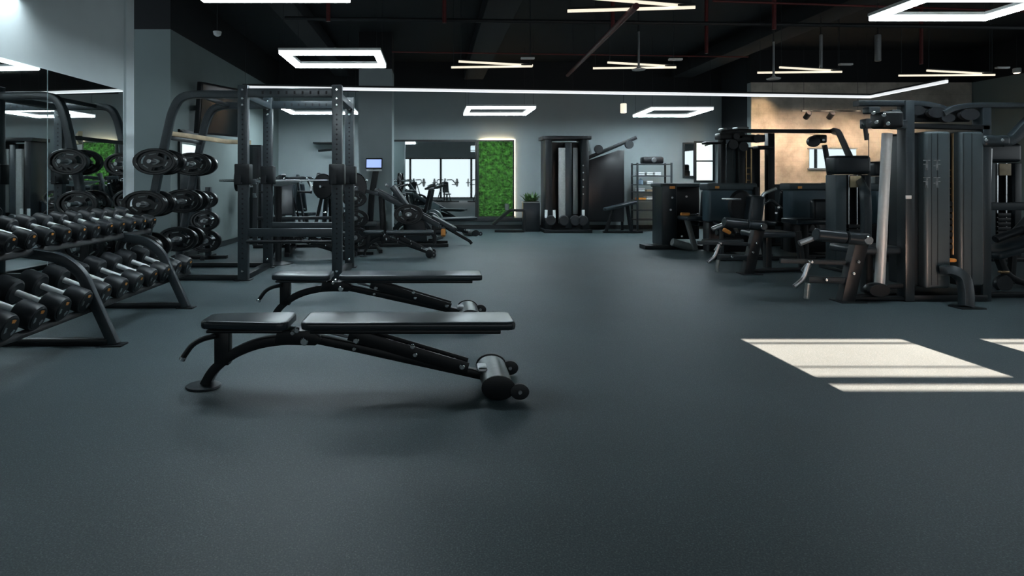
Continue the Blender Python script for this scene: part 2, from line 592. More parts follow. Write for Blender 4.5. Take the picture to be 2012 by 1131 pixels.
MB().span((x1 + 0.045, YF - 0.05, z0), (x1 + 0.075, YF - 0.012, z1 + 0.06)).build('light_strip', 'led_warm', t, False)
MB().span((x0 + 0.05, YF - 0.035, z1 + 0.0), (x1, YF - 0.012, z1 + 0.03)).build('light_strip', 'led_hidden', t, False)
MB().span((x1 + 0.0, YF - 0.035, z0), (x1 + 0.03, YF - 0.012, z1)).build('light_strip', 'led_hidden', t, False)

# ------------------------------------------------------------------ ceiling lamps
def frame_lamp(x0, x1, y0, y1, z, label, w=0.075, corner=None, grp='rectangular frame lamps', slant=0.0):
    t = T('ceiling_lamp', label, 'lamp', ((x0 + x1) / 2, (y0 + y1) / 2, z), grp)
    def ring(o, zz0, zz1, name, m):
        xa, xb, ya, yb = x0 - o, x1 + o, y0 - o, y1 + o
        q = MB()
        sk = lambda x, y: x + slant * (y - y0) / (y1 - y0)
        outer = [(sk(xa, ya), ya), (sk(xb, ya), ya), (sk(xb, yb), yb), (sk(xa, yb), yb)]
        iw = w + 2 * o
        inner = [(sk(xa + iw, ya + iw), ya + iw), (sk(xb - iw, ya + iw), ya + iw), (sk(xb - iw, yb - iw), yb - iw), (sk(xa + iw, yb - iw), yb - iw)]
        vs = [(x, y, zz0) for x, y in outer + inner] + [(x, y, zz1) for x, y in outer + inner]
        fs = []
        for i in range(4):
            j = (i + 1) % 4
            fs += [(i, j, 4 + j, 4 + i), (8 + i, 12 + i, 12 + j, 8 + j), (i, 8 + i, 8 + j, j), (4 + i, 4 + j, 12 + j, 12 + i)]
        q.add(vs, fs)
        return q.build(name, m, t, False)
    ring(0.0, z, z + 0.045, 'diffuser', 'lamp_white')
    ring(-0.008, z - 0.004, z - 0.001, 'lens', 'lamp_lens')
    ring(0.006, z + 0.046, z + 0.075, 'housing', 'white_plastic')
    for (x, y) in ((x0 + 0.05, y0 + 0.05), (x1 - 0.05, y0 + 0.05), (x0 + 0.05 + slant, y1 - 0.05), (x1 - 0.05 + slant, y1 - 0.05)):
        MB().cyl((x, y, z + 0.07), (x, y, ZC), 0.003, 6).build('cable', 'pipe_black', t)
    return t


ZL = 2.90
frame_lamp(-2.12, -0.76, 4.50, 5.42, ZL, 'white rectangular frame lamp cut by the top edge above the benches')
frame_lamp(-2.00, -0.68, 7.60, 8.55, ZL, 'white rectangular frame lamp hanging above the power rack, in front of the pillar', w=0.09)
frame_lamp(0.72, 2.19, 12.4, 13.7, 2.785, 'white rectangular frame lamp hanging before the far wall above the moss panel', w=0.10)
frame_lamp(4.70, 6.05, 12.6, 14.04, 2.785, 'white slanted frame lamp hanging above the shelf rack', w=0.10, slant=0.1)
frame_lamp(4.50, 5.70, 5.34, 6.04, ZL, 'large white frame lamp above the tall cable tower', w=0.06)
frame_lamp(-3.25, -1.72, 12.2, 13.5, 2.785, 'white frame lamp seen through the power rack', w=0.10)

# added lamp, overhead and out of the frame, to brighten the floor
frame_lamp(4.3, 5.3, 2.0, 2.6, ZL, 'added unseen frame lamp brightening the floor, overhead', w=0.05)

# long strip light
t = T('strip_light', 'long thin white light line spanning the hall with a bent end', 'lamp', (3.0, 11.6, 3.0))
MB().sweep([(-3.55, 10.95, 3.0), (9.12, 12.2, 3.0), (9.05, 10.3, 3.0)], 0.05, 0.05, nrm=(0, 0, 1)).build('diffuser', 'strip_white', t)
MB().sweep([(-3.55, 10.95, 3.045), (9.12, 12.2, 3.045), (9.05, 10.3, 3.045)], 0.03, 0.054, nrm=(0, 0, 1)).build('housing', 'pipe_black', t)
MB().sweep([(-3.55, 10.95, 2.972), (9.12, 12.2, 2.972), (9.05, 10.3, 2.972)], 0.003, 0.04, nrm=(0, 0, 1)).build('lens', 'strip_lens', t)
for k_ in range(7):
    f_ = k_ / 6
    x = -3.5 + 12.55 * f_; y = 10.955 + 1.24 * f_
    MB().cyl((x, y, 3.06), (x, y, ZC), 0.003, 6).build('cable', 'pipe_black', t)

# crossed warm tube lamps
def cross_lamp(pxa, pxb, py, label, Y):
    xa, xb = (pxa - CX) * Y / F, (pxb - CX) * Y / F
    z = EYE - (py - CY) * Y / F
    t = T('pendant_lamp', label, 'lamp', ((xa + xb) / 2, Y, z), 'crossed tube pendants')
    for (p, q) in (((xa + 0.08, Y - 0.25, z), (xb, Y + 0.06, z)), ((xa - 0.02, Y + 0.22, z), (xb - 0.02, Y - 0.02, z - 0.03))):
        MB().sweep([p, q], 0.02, 0.03).build('tube', 'lamp_warm', t)
        MB().sweep([Vector(p) + Vector((0, 0, 0.028)), Vector(q) + Vector((0, 0, 0.028))], 0.026, 0.02).build('housing', 'pipe_black', t)
        for e in (p, q):
            c = Vector(e)
            c += (Vector(q) - Vector(p)) * (0.03 if e is p else -0.03)
            MB().cyl((c.x, c.y, c.z + 0.035), (c.x, c.y, ZC), 0.005, 6).build('cable', 'grey_metal', t)
    MB().span((xb - 0.24, Y - 0.30, z + 0.03), (xb - 0.03, Y - 0.24, z + 0.06), 0.005).build('ballast', 'white_plastic', t)


cross_lamp(1128, 1368, 10, 'crossed warm tube pendant cut by the top edge', 6.2)
cross_lamp(890, 1048, 127, 'crossed warm tube pendant above the moss panel, beside the pillar', 9.3)
cross_lamp(1175, 1330, 129, 'crossed warm tube pendant above the far cable machine, beside a projector pole', 9.4)
cross_lamp(1505, 1655, 138, 'crossed warm tube pendant above the plaster wall', 9.8)
cross_lamp(1788, 1955, 144, 'crossed warm tube pendant above the tall cable tower', 10.1)

# small hung things
def hung(name, label, cat, px, pyb, Y, r, hgt, m, pole_m='pipe_black', pole_r=0.006):
    p = P(px, pyb, Y)
    t = T(name, label, cat, p)
    MB().cyl(p, p + Vector((0, 0, hgt)), r, 16).build('body', m, t)
    MB().cyl(p + Vector((0, 0, hgt)), (p.x, p.y, ZC), pole_r, 8).build('rod', pole_m, t)
    return t


hung('pendant_lamp', 'small white cylinder pendant hanging by the slanted frame lamp', 'lamp', 1225, 222, 13.6, 0.07, 0.22, 'lamp_warm')
for (px, pyt, pyb, Y, r, lab) in ((1255, 62, 138, 8.6, 0.016, 'thin pale pole with flat foot hanging behind the crossed pendant'),
                                  (1520, 82, 156, 8.9, 0.016, 'thin pale pole with flat foot above the plaster wall edge'),
                                  (1613, 68, 134, 9.4, 0.025, 'pale grey hanging pole at the middle of a crossed pendant'),
                                  (1725, 68, 120, 9.4, 0.045, 'thick pale grey hanging pipe between two crossed pendants')):
    a, c = P(px, pyt, Y), P(px, pyb, Y)
    t = T('ceiling_pole', lab, 'pole', c)
    MB().cyl(c, a, r, 12).build('pole', 'steel', t)
    MB().cyl(a, (a.x, a.y, ZC), 0.012, 8).build('rod', 'pipe_black', t)
    if pyb > 136:
        MB().lathe([(0.09, 0), (0.10, 0.015), (0.03, 0.04), (0.02, 0.06)], c, (0, 0, 1), 20).build('flange', 'white_plastic', t)
for (px, py, Y, lab) in ((427, 66, 8.6, 'small white smoke detector on the dark ceiling over the rack'),):
    a = P(px, py, Y)
    t = T('smoke_detector', lab, 'detector', a)
    MB().lathe([(0.02, -0.04), (0.05, -0.02), (0.06, 0.02), (0.06, 0.03)], a, (0, 0, 1), 16).build('body', 'white_plastic', t)
    MB().cyl((a.x, a.y, a.z + 0.03), (a.x, a.y, ZC), 0.008, 8).build('rod', 'pipe_black', t)

# pipes and ducts under the ceiling
def pipe(name, label, a, c, r, m, n=12):
    tag(MB().cyl(a, c, r, n, 0.02).build(name, m), label, 'pipe' if 'pipe' in name else 'duct')


pipe('ceiling_pipe', 'dark grey pipe running across under the ceiling in front of the pendants', P(560, 36, 8.4), P(2080, 55, 8.4), 0.030, 'pipe_black')
pipe('ceiling_pipe', 'thin red pipe running across just above the crossed pendants', P(770, 102, 10.5), P(1470, 112, 10.5), 0.012, 'pipe_red')
pipe('red_pipe', 'slanting red pipe running away under the ceiling', P(1250, 12, 6.0) + Vector((0, 0, 0)), P(1115, 148, 12.5), 0.035, 'pipe_red')
pipe('red_pipe', 'thin red pipe crossing the upper dark ceiling near the large frame lamp', P(1400, 2, 7.6), P(2060, 24, 7.2), 0.014, 'pipe_red')
for (px, pa, pb, Y, lab) in ((873, -10, 45, 8.0, 'vertical red sprinkler drop over the far mirror'), (1521, -10, 58, 8.2, 'vertical red sprinkler drop over the plaster wall edge'),
                             (1204, 20, 60, 8.2, 'short red drop beside the slanting red pipe'), (645, 5, 42, 7.6, 'short red drop between two frame lamps'),
                             (1388, 66, 105, 9.5, 'short red drop right of the thin red line'), (1810, 90, 126, 10.2, 'short red drop above the last crossed pendant')):
    a, c = P(px, pa, Y), P(px, pb, Y)
    a.z = ZC
    pipe('sprinkler_pipe', lab.replace('right of', 'past'), c, a, 0.028, 'pipe_red')
def duct(label, a, c, w, h):
    tag(MB().sweep([a, c], w, h, nrm=(1, 0, 0), rad=0.1).build('air_duct', 'ceiling_black'), label, 'duct')


duct('wide dark air duct running away above the far mirror', (1.05, 5, 4.0), (1.05, 15.0, 4.0), 0.5, 0.3)
duct('wide dark air duct running away above the slanted frame lamp', (6.4, 5, 4.05), (6.4, 15.0, 4.05), 0.55, 0.3)
duct('dark air duct running away above the power rack', (-2.3, 4, 4.05), (-2.3, 15.0, 4.05), 0.4, 0.25)

# added unseen lamp above the side mirror, makes the bright wall patch
t = T('added_washer', 'added unseen washer lamp throwing white light on wall above mirror', 'lamp', (ML(5.3) + 0.25, 5.3, 3.40))
b = MB(); b.add(*(lambda m: (m.v, m.f))(mwall(4.9, 5.70, 3.40, 3.412, 0.13, 0.33)))
b.build('diffuser', 'washer_lens', t, False)
mwall(4.88, 5.72, 3.414, 3.47, 0.11, 0.35).build('housing', 'white_plastic', t, False)
mwall(4.88, 5.72, 3.02, 3.47, 0.352, 0.37).build('shield', 'white_plastic', t, False)
mwall(5.72, 5.735, 3.05, 3.47, -0.018, 0.35).build('end_plate', 'white_plastic', t, False)  # added plate, gives the bright patch its sharp edge

# ------------------------------------------------------------------ adjustable benches
def pad(mb, poly, z0, z1, bev=0.018):
    """upholstered pad: XY outline pulled up, rounded"""
    b = bmesh.new()
    vs = [b.verts.new((x, y, z0)) for x, y in poly]
    f = b.faces.new(vs)
    r = bmesh.ops.extrude_face_region(b, geom=[f])
    for g in r['geom']:
        if isinstance(g, bmesh.types.BMVert):
            g.co.z = z1
    bmesh.ops.recalc_face_normals(b, faces=b.faces)
    bmesh.ops.bevel(b, geom=list(b.edges), offset=bev, segments=4, profile=0.6, affect='EDGES')
    return mb.bm(b)


def rrect(x0, x1, y0, y1, r, n=4, taper=0.0):
    out = []
    for (cx, cy, a0) in ((x1 - r, y1 - r, 0), (x0 + r, y1 - r, 90), (x0 + r, y0 + r, 180), (x1 - r, y0 + r, 270)):
        for k in range(n):
            a = math.radians(a0 + 90 * k / (n - 1))
            y = cy + r * math.sin(a)
            if cx < (x0 + x1) / 2:
                y *= (1 - taper)
            out.append((cx + r * math.cos(a), y))
    return out


def make_bench(label, grp):
    t = T('adjustable_bench', label, 'bench', (0, 0, 0), grp)
    X = -0.44     # x of the middle in the numbers below
    def q(x, z, y=0.0):
        return Vector((x - X, y, z))
    bb = MB(); pad(bb, rrect(-1.375 - X, -0.85 - X, -0.15, 0.15, 0.05, taper=0.25), 0.375, 0.425, 0.02); bb.build('seat_pad', 'vinyl', t)
    bb = MB(); pad(bb, rrect(-0.775 - X, 0.488 - X, -0.15, 0.15, 0.045), 0.378, 0.425, 0.02); bb.build('back_pad', 'vinyl', t)
    bb = MB(); bb.span((-1.33 - X, -0.12, 0.355), (-0.88 - X, 0.12, 0.374), 0.006)
    bb.build('seat_board', 'black_metal', t)
    bb = MB(); bb.span((-0.72 - X, -0.125, 0.352), (0.40 - X, 0.125, 0.376), 0.006)
    bb.build('back_board', 'black_metal', t)
    MB().sweep([q(-1.375, 0.02), q(-1.33, 0.105), q(-1.22, 0.20), q(-1.08, 0.262), q(-0.93, 0.29), q(-0.76, 0.293)], 0.07, 0.058, fillet=0.08).build('front_leg', 'black_metal', t)
    MB().lathe([(0.10, 0), (0.105, 0.006), (0.10, 0.014), (0.04, 0.022)], q(-1.39, 0), (0, 0, 1), 24, (1, 0.9, 1)).build('foot_plate', 'grey_metal', t)
    MB().span(q(-1.315, 0.14, -0.035), q(-1.225, 0.355, 0.035), 0.008).build('seat_post', 'black_metal', t)
    h = MB().sweep([q(-1.29, 0.325, -0.05), q(-1.38, 0.305, -0.05), q(-1.44, 0.27, -0.05), q(-1.488, 0.20, -0.05)], 0.017, n=10, fillet=0.04).build('handle', 'black_metal', t)
    MB().cyl(q(-1.488, 0.20, -0.05), q(-1.50, 0.178, -0.05), 0.02, 12).build('tip', 'chrome', h)
    MB().prism([(p.x, p.z) for p in (q(-0.95, 0.27), q(-0.70, 0.265), q(-0.66, 0.30), q(-0.72, 0.355), q(-0.93, 0.355))], -0.055, 0.055, bevel=0.006).build('bracket', 'black_metal', t)
    MB().sweep([q(-0.74, 0.30), q(-0.55, 0.262), q(0.30, 0.075), q(0.37, 0.065)], 0.06, 0.05, fillet=0.06).build('main_beam', 'black_metal', t)
    b = MB()
    for s in (-0.05, 0.05):
        b.sweep([q(-0.50, 0.335, s), q(0.21, 0.125, s)], 0.012, 0.075)
    for k in range(7):
        f = (k + 0.7) / 7.5
        c = q(-0.50 + 0.71 * f, 0.335 - 0.21 * f)
        b.sweep([c + Vector((0, -0.05, 0.01)), c + Vector((0, 0.05, 0.01))], 0.008, n=8, nrm=(0, 0, 1))
    b.build('ladder', 'black_metal', t)
    b = MB()
    b.sweep([q(-0.62, 0.335, -0.02), q(-0.30, 0.26, -0.02), q(0.18, 0.135, -0.02)], 0.009, n=8)
    b.build('adjusting_rod', 'steel', t)
    for (x, z, r, y) in ((-0.765, 0.293, 0.024, -0.058), (-0.835, 0.345, 0.015, -0.058), (-0.80, 0.372, 0.017, -0.10), (-0.455, 0.300, 0.018, -0.058),
                         (-0.12, 0.262, 0.014, -0.058), (-0.105, 0.215, 0.014, -0.058), (0.175, 0.143, 0.017, -0.058), (-0.47, 0.243, 0.012, -0.036)):
        MB().cyl(q(x, z, y - 0.014), q(x, z, y + 0.005), r, 14, 0.3).build('bolt', 'chrome', t)
    MB().lathe([(0.062, 0), (0.072, 0.012), (0.072, 0.40), (0.062, 0.412)], q(0.375, 0.068, -0.21), (0, 1, 0), 28, (1.25, 1, 0.92)).build('rear_foot', 'silver_paint', t)
    for y in (-0.222, 0.203):
        MB().lathe([(0.062, 0), (0.076, 0.004), (0.076, 0.016), (0.062, 0.019)], q(0.375, 0.070, y), (0, 1, 0), 28, (1.28, 1, 0.92)).build('end_cap', 'black_metal', t)
        w = MB().lathe([(0.025, 0), (0.045, 0.004), (0.045, 0.026), (0.025, 0.03)], q(0.495, 0.052, y - 0.01), (0, 1, 0), 22, (1.2, 1, 1)).build('wheel', 'rubber', t)
        MB().cyl(q(0.495, 0.052, y - 0.018), q(0.495, 0.052, y - 0.008), 0.012, 10).build('axle', 'steel', w)
        MB().sweep([q(0.41, 0.085, y + 0.005), q(0.495, 0.052, y + 0.005)], 0.008, 0.03).build('wheel_arm', 'black_metal', t)
    MB().span(q(0.27, 0.10, -0.06), q(0.33, 0.13, 0.06), 0.01).build('latch', 'steel', t)
    return t


BG = 'adjustable benches standing on the rubber floor'
bench = make_bench('black adjustable bench at the front, whole frame in clear view', BG)
bench.location = (-0.44, 3.55, 0)
dup(bench, (-0.49, 5.25, 0), 'black adjustable bench standing just behind the front one, before the power rack', BG)
dup(bench, (-0.56, 9.7, 0), 'short black flat bench between the power rack and the leg press', BG, scale=(0.62, 1, 1))
dup(bench, (-1.95, 9.45, 0), 'black flat bench seen through the lower part of the power rack', BG, scale=(0.7, 1, 1))
dup(bench, (0.15, 13.0, 0), 'distant black bench beside the lower end of the leg press', BG, rotz=math.radians(28))

# ------------------------------------------------------------------ dumbbell rack
t = T('dumbbell_rack', 'black two-tier dumbbell rack standing along the side mirror', 'rack', (-3.0, 4.45, 0))
for yy in (2.98, 4.45, 5.75):
    MB().sweep([(-3.55, yy, 0.03), (-2.46, yy, 0.03)], 0.06, 0.05).build('base_rail', 'black_metal', t)
    MB().span((-2.50, yy - 0.055, 0.0), (-2.34, yy + 0.055, 0.012), 0.003).build('foot_plate', 'black_metal', t)
    MB().sweep([(-2.42, yy, 0.01), (-2.60, yy, 0.40), (-2.66, yy, 0.54), (-2.80, yy, 0.66), (-3.02, yy, 0.695), (-3.35, yy, 0.73)], 0.055, 0.075, fillet=0.12).build('arched_leg', 'grey_metal', t)
    MB().sweep([(-3.48, yy, 0.05), (-3.40, yy, 0.75), (-3.44, yy, 0.88)], 0.055, 0.06, fillet=0.05).build('rear_post', 'black_metal', t)
for (xf, zf, xb, zb, nm) in ((-2.62, 0.27, -2.97, 0.40, 'lower_tray'), (-3.04, 0.71, -3.34, 0.80, 'upper_tray')):
    b = MB()
    for (x, z) in ((xf, zf), (xb, zb)):
        b.sweep([(x, 2.75, z), (x, 6.28, z)], 0.045, 0.05, nrm=(1, 0, 0.35))
    b.sweep([(xf, 2.75, zf), (xb, 2.75, zb)], 0.04, 0.04); b.sweep([(xf, 6.28, zf), (xb, 6.28, zb)], 0.04, 0.04)
    b.build(nm, 'black_metal', t)
CH.clear()


def make_dumbbell(L, r, label, grp, tilt, marks):
    t = T('dumbbell', label, 'dumbbell', (0, 0, 0), grp)
    hl = L * 0.30
    ax = Vector((math.cos(tilt), 0, -math.sin(tilt)))
    for s in (1, -1):
        a = ax * s * (L / 2 - hl); c = ax * s * (L / 2)
        Lh = hl
        hd = MB().lathe([(r * 0.80, 0), (r * 0.97, 0.012), (r, 0.03), (r, Lh - 0.025), (r * 0.93, Lh - 0.008), (r * 0.74, Lh), (r * 0.70, Lh - 0.008), (r * 0.3, Lh - 0.008)], a, ax * s, 28).build('head', 'rubber', t)
        if s == 1:
            q = Vector((0, 0, 1)).rotation_difference(ax)
            mk = MB().lathe([(r * 0.86, -0.004), (r * 0.86, 0.003), (r * 0.80, 0.007), (r * 0.5, 0.007)], c - ax * 0.006, ax, 22, mi=2)
            for (ang, ln, rr, mi) in marks:
                for k in range(3):
                    a0 = ang + ln * k / 3; a1 = ang + ln * (k + 1) / 3
                    pts = []
                    for (aa, ra) in ((a0, rr), (a1, rr), (a1, rr * 0.62), (a0, rr * 0.62)):
                        pts.append(c + ax * 0.0015 + q @ Vector((math.cos(aa) * ra * r, math.sin(aa) * ra * r, 0.0)))
                    top = [p + ax * 0.0015 for p in pts]
                    pts = [p - ax * 0.004 for p in pts]
                    mk.add(pts + top, [(4, 5, 6, 7), (0, 1, 5, 4), (1, 2, 6, 5), (2, 3, 7, 6), (3, 0, 4, 7)], mi)
            mk.build('end_plate', ['steel', 'orange', 'black_metal'], hd, False)
    MB().cyl(-ax * (L / 2 - hl + 0.005), ax * (L / 2 - hl + 0.005), 0.022, 14).build('handle', 'bright_steel', t)
    return t


marks = [(0.4, 0.8, 0.62, 0), (2.6, 0.7, 0.66, 1), (4.3, 0.8, 0.60, 0)]
lo = make_dumbbell(0.50, 0.088, 'x', 'dumbbells on the lower tier', math.radians(20), marks)
up = make_dumbbell(0.43, 0.070, 'x', 'dumbbells on the upper tier', math.radians(16), marks)
from mathutils import Euler as _E
for k in range(11):
    y = 3.54 + 0.26 * k
    lab = 'black round-headed dumbbell on the lower tier, %s from the near end' % ORD[k]
    loc = (-2.79, y, 0.44)
    o = lo if k == 0 else dup(lo, loc, lab, 'dumbbells on the lower tier')
    if k == 0:
        o.location = loc; o['label'] = lab
for k in range(11):
    y = 4.135 + 0.21 * k
    lab = 'smaller black dumbbell on the upper tier, %s from the near end' % ORD[k]
    loc = (-3.18, y, 0.86)
    o = up if k == 0 else dup(up, loc, lab, 'dumbbells on the upper tier')
    if k == 0:
        o.location = loc; o['label'] = lab


# ------------------------------------------------------------------ weight plates
def lathe_open(self, prof, c, axis, n, sc=(1, 1, 1), mi=0):
    k = len(self.f)
    self.lathe(prof, c, axis, n, sc, mi)
    # drop the two caps
    self.f = self.f[:-2]; self.m = self.m[:-2]
    return self


MB.lathe_open = lathe_open


def make_plate(label, grp):
    """disc with rim, hub and grip openings; faces along Y; 1 m radius in x and z, scaled per copy"""
    t = T('weight_plate', label, 'weight plate', (0, 0, 0), grp)
    n = 48
    cell = []
    rr = [0.24, 0.36, 0.44, 0.58, 0.68, 0.80]
    b = bmesh.new()
    vs = [[b.verts.new((math.cos(2 * PI * j / n) * r, 0, math.sin(2 * PI * j / n) * r)) for j in range(n)] for r in rr]
    for i in range(len(rr) - 1):
        for j in range(n):
            hole = i in (2, 3) and (j % 16) in (2, 3, 4, 5, 6, 7, 8, 9) and True
            if not hole:
                b.faces.new((vs[i][j], vs[i][(j + 1) % n], vs[i + 1][(j + 1) % n], vs[i + 1][j]))
    r = bmesh.ops.extrude_face_region(b, geom=list(b.faces))
    for g in r['geom']:
        if isinstance(g, bmesh.types.BMVert):
            g.co.y = 0.10
    bmesh.ops.translate(b, verts=b.verts, vec=(0, -0.05, 0))
    MB().bm(b).lathe_open([(0.80, -0.06), (0.80, -0.12), (0.84, -0.15), (0.95, -0.15), (1.0, -0.11), (1.0, 0.11), (0.95, 0.15), (0.84, 0.15), (0.80, 0.12), (0.80, 0.06)], (0, 0, 0), (0, 1, 0), 48).build('disc', 'rubber_plate', t)
    MB().lathe([(0.10, -0.13), (0.20, -0.13), (0.23, -0.09), (0.23, 0.09), (0.20, 0.13), (0.10, 0.13)], (0, 0, 0), (0, 1, 0), 24).build('hub', 'steel', t)
    for k in range(3):
        g = MB()
        a = 2 * PI * (k * 16 + 5.5 + 8) / n
        c = Vector((math.cos(a) * 0.56, -0.055, math.sin(a) * 0.56))
        tang = Vector((-math.sin(a), 0, math.cos(a)))
        g.sweep([c - tang * 0.17, c + tang * 0.17], 0.035, 0.07)
        g.build('raised_mark', 'silver_paint', t)
    return t



pl0 = make_plate('x', None)
_first = [True]


def plate(c, r, label, grp, rotz=0.0, sx=1.6, thick=0.22):
    """weight plate copy: height 2r, drawn out sideways by sx like the rest of the hall"""
    sc = (r * sx, thick, r)
    if _first[0]:
        _first[0] = False
        o = pl0
        o.location = c; o['label'] = label; o.scale = sc; o.rotation_euler = (0, 0, rotz)
        if grp: o['group'] = grp
        return o
    return dup(pl0, c, label, grp, rotz=rotz, scale=sc)


# ------------------------------------------------------------------ power rack with storage arches
YN, YFAR = 7.37, 8.47
XL, XRR = -2.38, -1.20
t = T('power_rack', 'grey steel power rack with drilled uprights and plate storage arches', 'rack', ((XL + XRR) / 2, 7.9, 0))
for (x, y, nm) in ((XL, YN, 0), (XRR, YN, 0), (XL, YFAR, 0), (XRR, YFAR, 0)):
    w = 0.125
    MB().span((x - w / 2, y - 0.045, 0.0), (x + w / 2, y + 0.045, 2.45), 0.006).build('upright', 'grey_metal', t)
    up_ = [c for c in COL.objects if c.name.startswith('upright')][-1]
    hb = MB()
    for k in range(30):
        z = 0.28 + k * 0.062
        if z > 2.1: break
        hb.cyl((x, y - 0.0465, z), (x, y - 0.040, z), 0.012, 10, 0)
    hb.build('adjustment_holes', 'hole', up_, False)
    for z in (2.39, 2.28, 2.20, 0.12):
        MB().cyl((x, y - 0.058, z), (x, y - 0.04, z), 0.017, 12, 0.3).build('bolt', 'chrome', up_)
    MB().span((x - 0.10, y - 0.08, 0), (x + 0.10, y + 0.08, 0.012), 0.003).build('foot_plate', 'black_metal', up_)
for (y, z) in ((YN, 2.355), (YFAR, 2.345)):
    c_ = MB().span((XL + 0.063, y - 0.035, z - 0.055), (XRR - 0.063, y + 0.035, z + 0.055), 0.006).build('crossbeam', 'grey_metal', t)
    h_ = MB()
    for k in range(9):
        x = XL + 0.25 + k * 0.1
        h_.span((x - 0.012, y - 0.037, z - 0.02), (x + 0.012, y - 0.03, z + 0.02))
    h_.build('slots', 'hole', c_, False)
for x in (XL, XRR):
    MB().span((x - 0.05, YN + 0.046, 2.28), (x + 0.05, YFAR - 0.046, 2.36), 0.006).build('side_beam', 'grey_metal', t)
    MB().span((x - 0.05, YN + 0.046, 0.0), (x + 0.05, YFAR - 0.046, 0.07), 0.006).build('base_beam', 'black_metal', t)
MB().sweep([(XL + 0.06, 7.92, 2.41), (XRR - 0.06, 7.92, 2.41)], 0.02, n=12).build('pull_up_bar', 'steel', t)
for y in (YN, YFAR):
    MB().span((XL + 0.063, y - 0.03, 0.55), (XRR - 0.063, y + 0.03, 0.65), 0.006).build('safety_beam', 'grey_metal', t)
MB().sweep([(XL + 0.06, 7.30, 0.49), (XRR - 0.06, 7.30, 0.49)], 0.022, n=12).build('spotter_bar', 'black_metal', t)
for y in (YN, YFAR):
    MB().sweep([(-3.72, y, 0.035), (XL - 0.06, y, 0.035)], 0.07, 0.065).build('base_rail', 'black_metal', t)
MB().sweep([(-3.62, YN, 0.035), (-3.62, YFAR, 0.035)], 0.06, 0.06, nrm=(0, 0, 1)).build('base_rail', 'black_metal', t)
# arches
for y in (YN, YFAR):
    MB().sweep([(XL - 0.06, y, 2.335), (-3.02, y, 2.335), (-3.18, y, 2.30), (-3.28, y, 2.12), (-3.34, y, 1.85), (-3.46, y, 1.30), (-3.64, y, 0.35), (-3.68, y, 0.06)], 0.085, 0.095, fillet=0.12).build('storage_arch', 'grey_metal', t)
    for (x, z) in ((-3.43, 1.487), (-3.56, 0.96), (-3.63, 0.42)):
        MB().cyl((x, y - 0.30, z), (x, y + 0.30, z), 0.028, 14).build('storage_peg', 'steel', t)
MB().sweep([(-3.36, YN, 1.80), (-3.36, YFAR, 1.80)], 0.05, 0.05, nrm=(0, 0, 1)).build('arch_brace', 'black_metal', t)
MB().sweep([(-2.95, YN, 2.335), (-2.95, YFAR, 2.335)], 0.05, 0.05, nrm=(0, 0, 1)).build('arch_brace', 'black_metal', t)
# hook and safety cup blocks
for (x, y) in ((XL, YN), (XRR, YN), (XL, YFAR), (XRR, YFAR)):
    c_ = MB().span((x - 0.095, y - 0.075, 1.20), (x + 0.095, y + 0.075, 1.46), 0.012).build('cup_block', 'black_metal', t)
    MB().sweep([(x - 0.02, y - 0.10, 1.22), (x - 0.02, y - 0.16, 1.22), (x - 0.02, y - 0.16, 1.32)], 0.07, 0.02, nrm=(1, 0, 0)).build('hook', 'black_metal', c_)
MB().sweep([(-3.2, 7.0, 1.95), (-2.9, 7.0, 1.93)], 0.0, 0.0) if False else None
PG = 'weight plates on the power rack storage pegs'
for (x, z, r, nm) in ((-3.43, 1.487, 0.165, 'top peg'), (-3.56, 0.96, 0.17, 'middle peg'), (-3.63, 0.42, 0.175, 'bottom peg')):
    for (y, arch) in ((YN, 'front arch'), (YFAR, 'rear arch')):
        for s in (-1, 1):
            plate((x, y + s * 0.13, z), r, 'black grip weight plate on %s of the %s, %s' % (nm, arch, 'side facing the room entrance' if s < 0 else 'side facing the moss panel'), PG, sx=1.65)
# resistance band and cloth hanging between the arches
b = MB()
b.sweep([(-3.40, 7.50, 1.86), (-3.22, 7.7, 1.84), (-2.9, 8.2, 1.80), (-2.62, 8.42, 1.80)], 0.06, 0.05, nrm=(0, 0, 1))
tag(b.build('wooden_bar', 'wood'), 'pale wooden bar lying across the storage arches', 'bar')

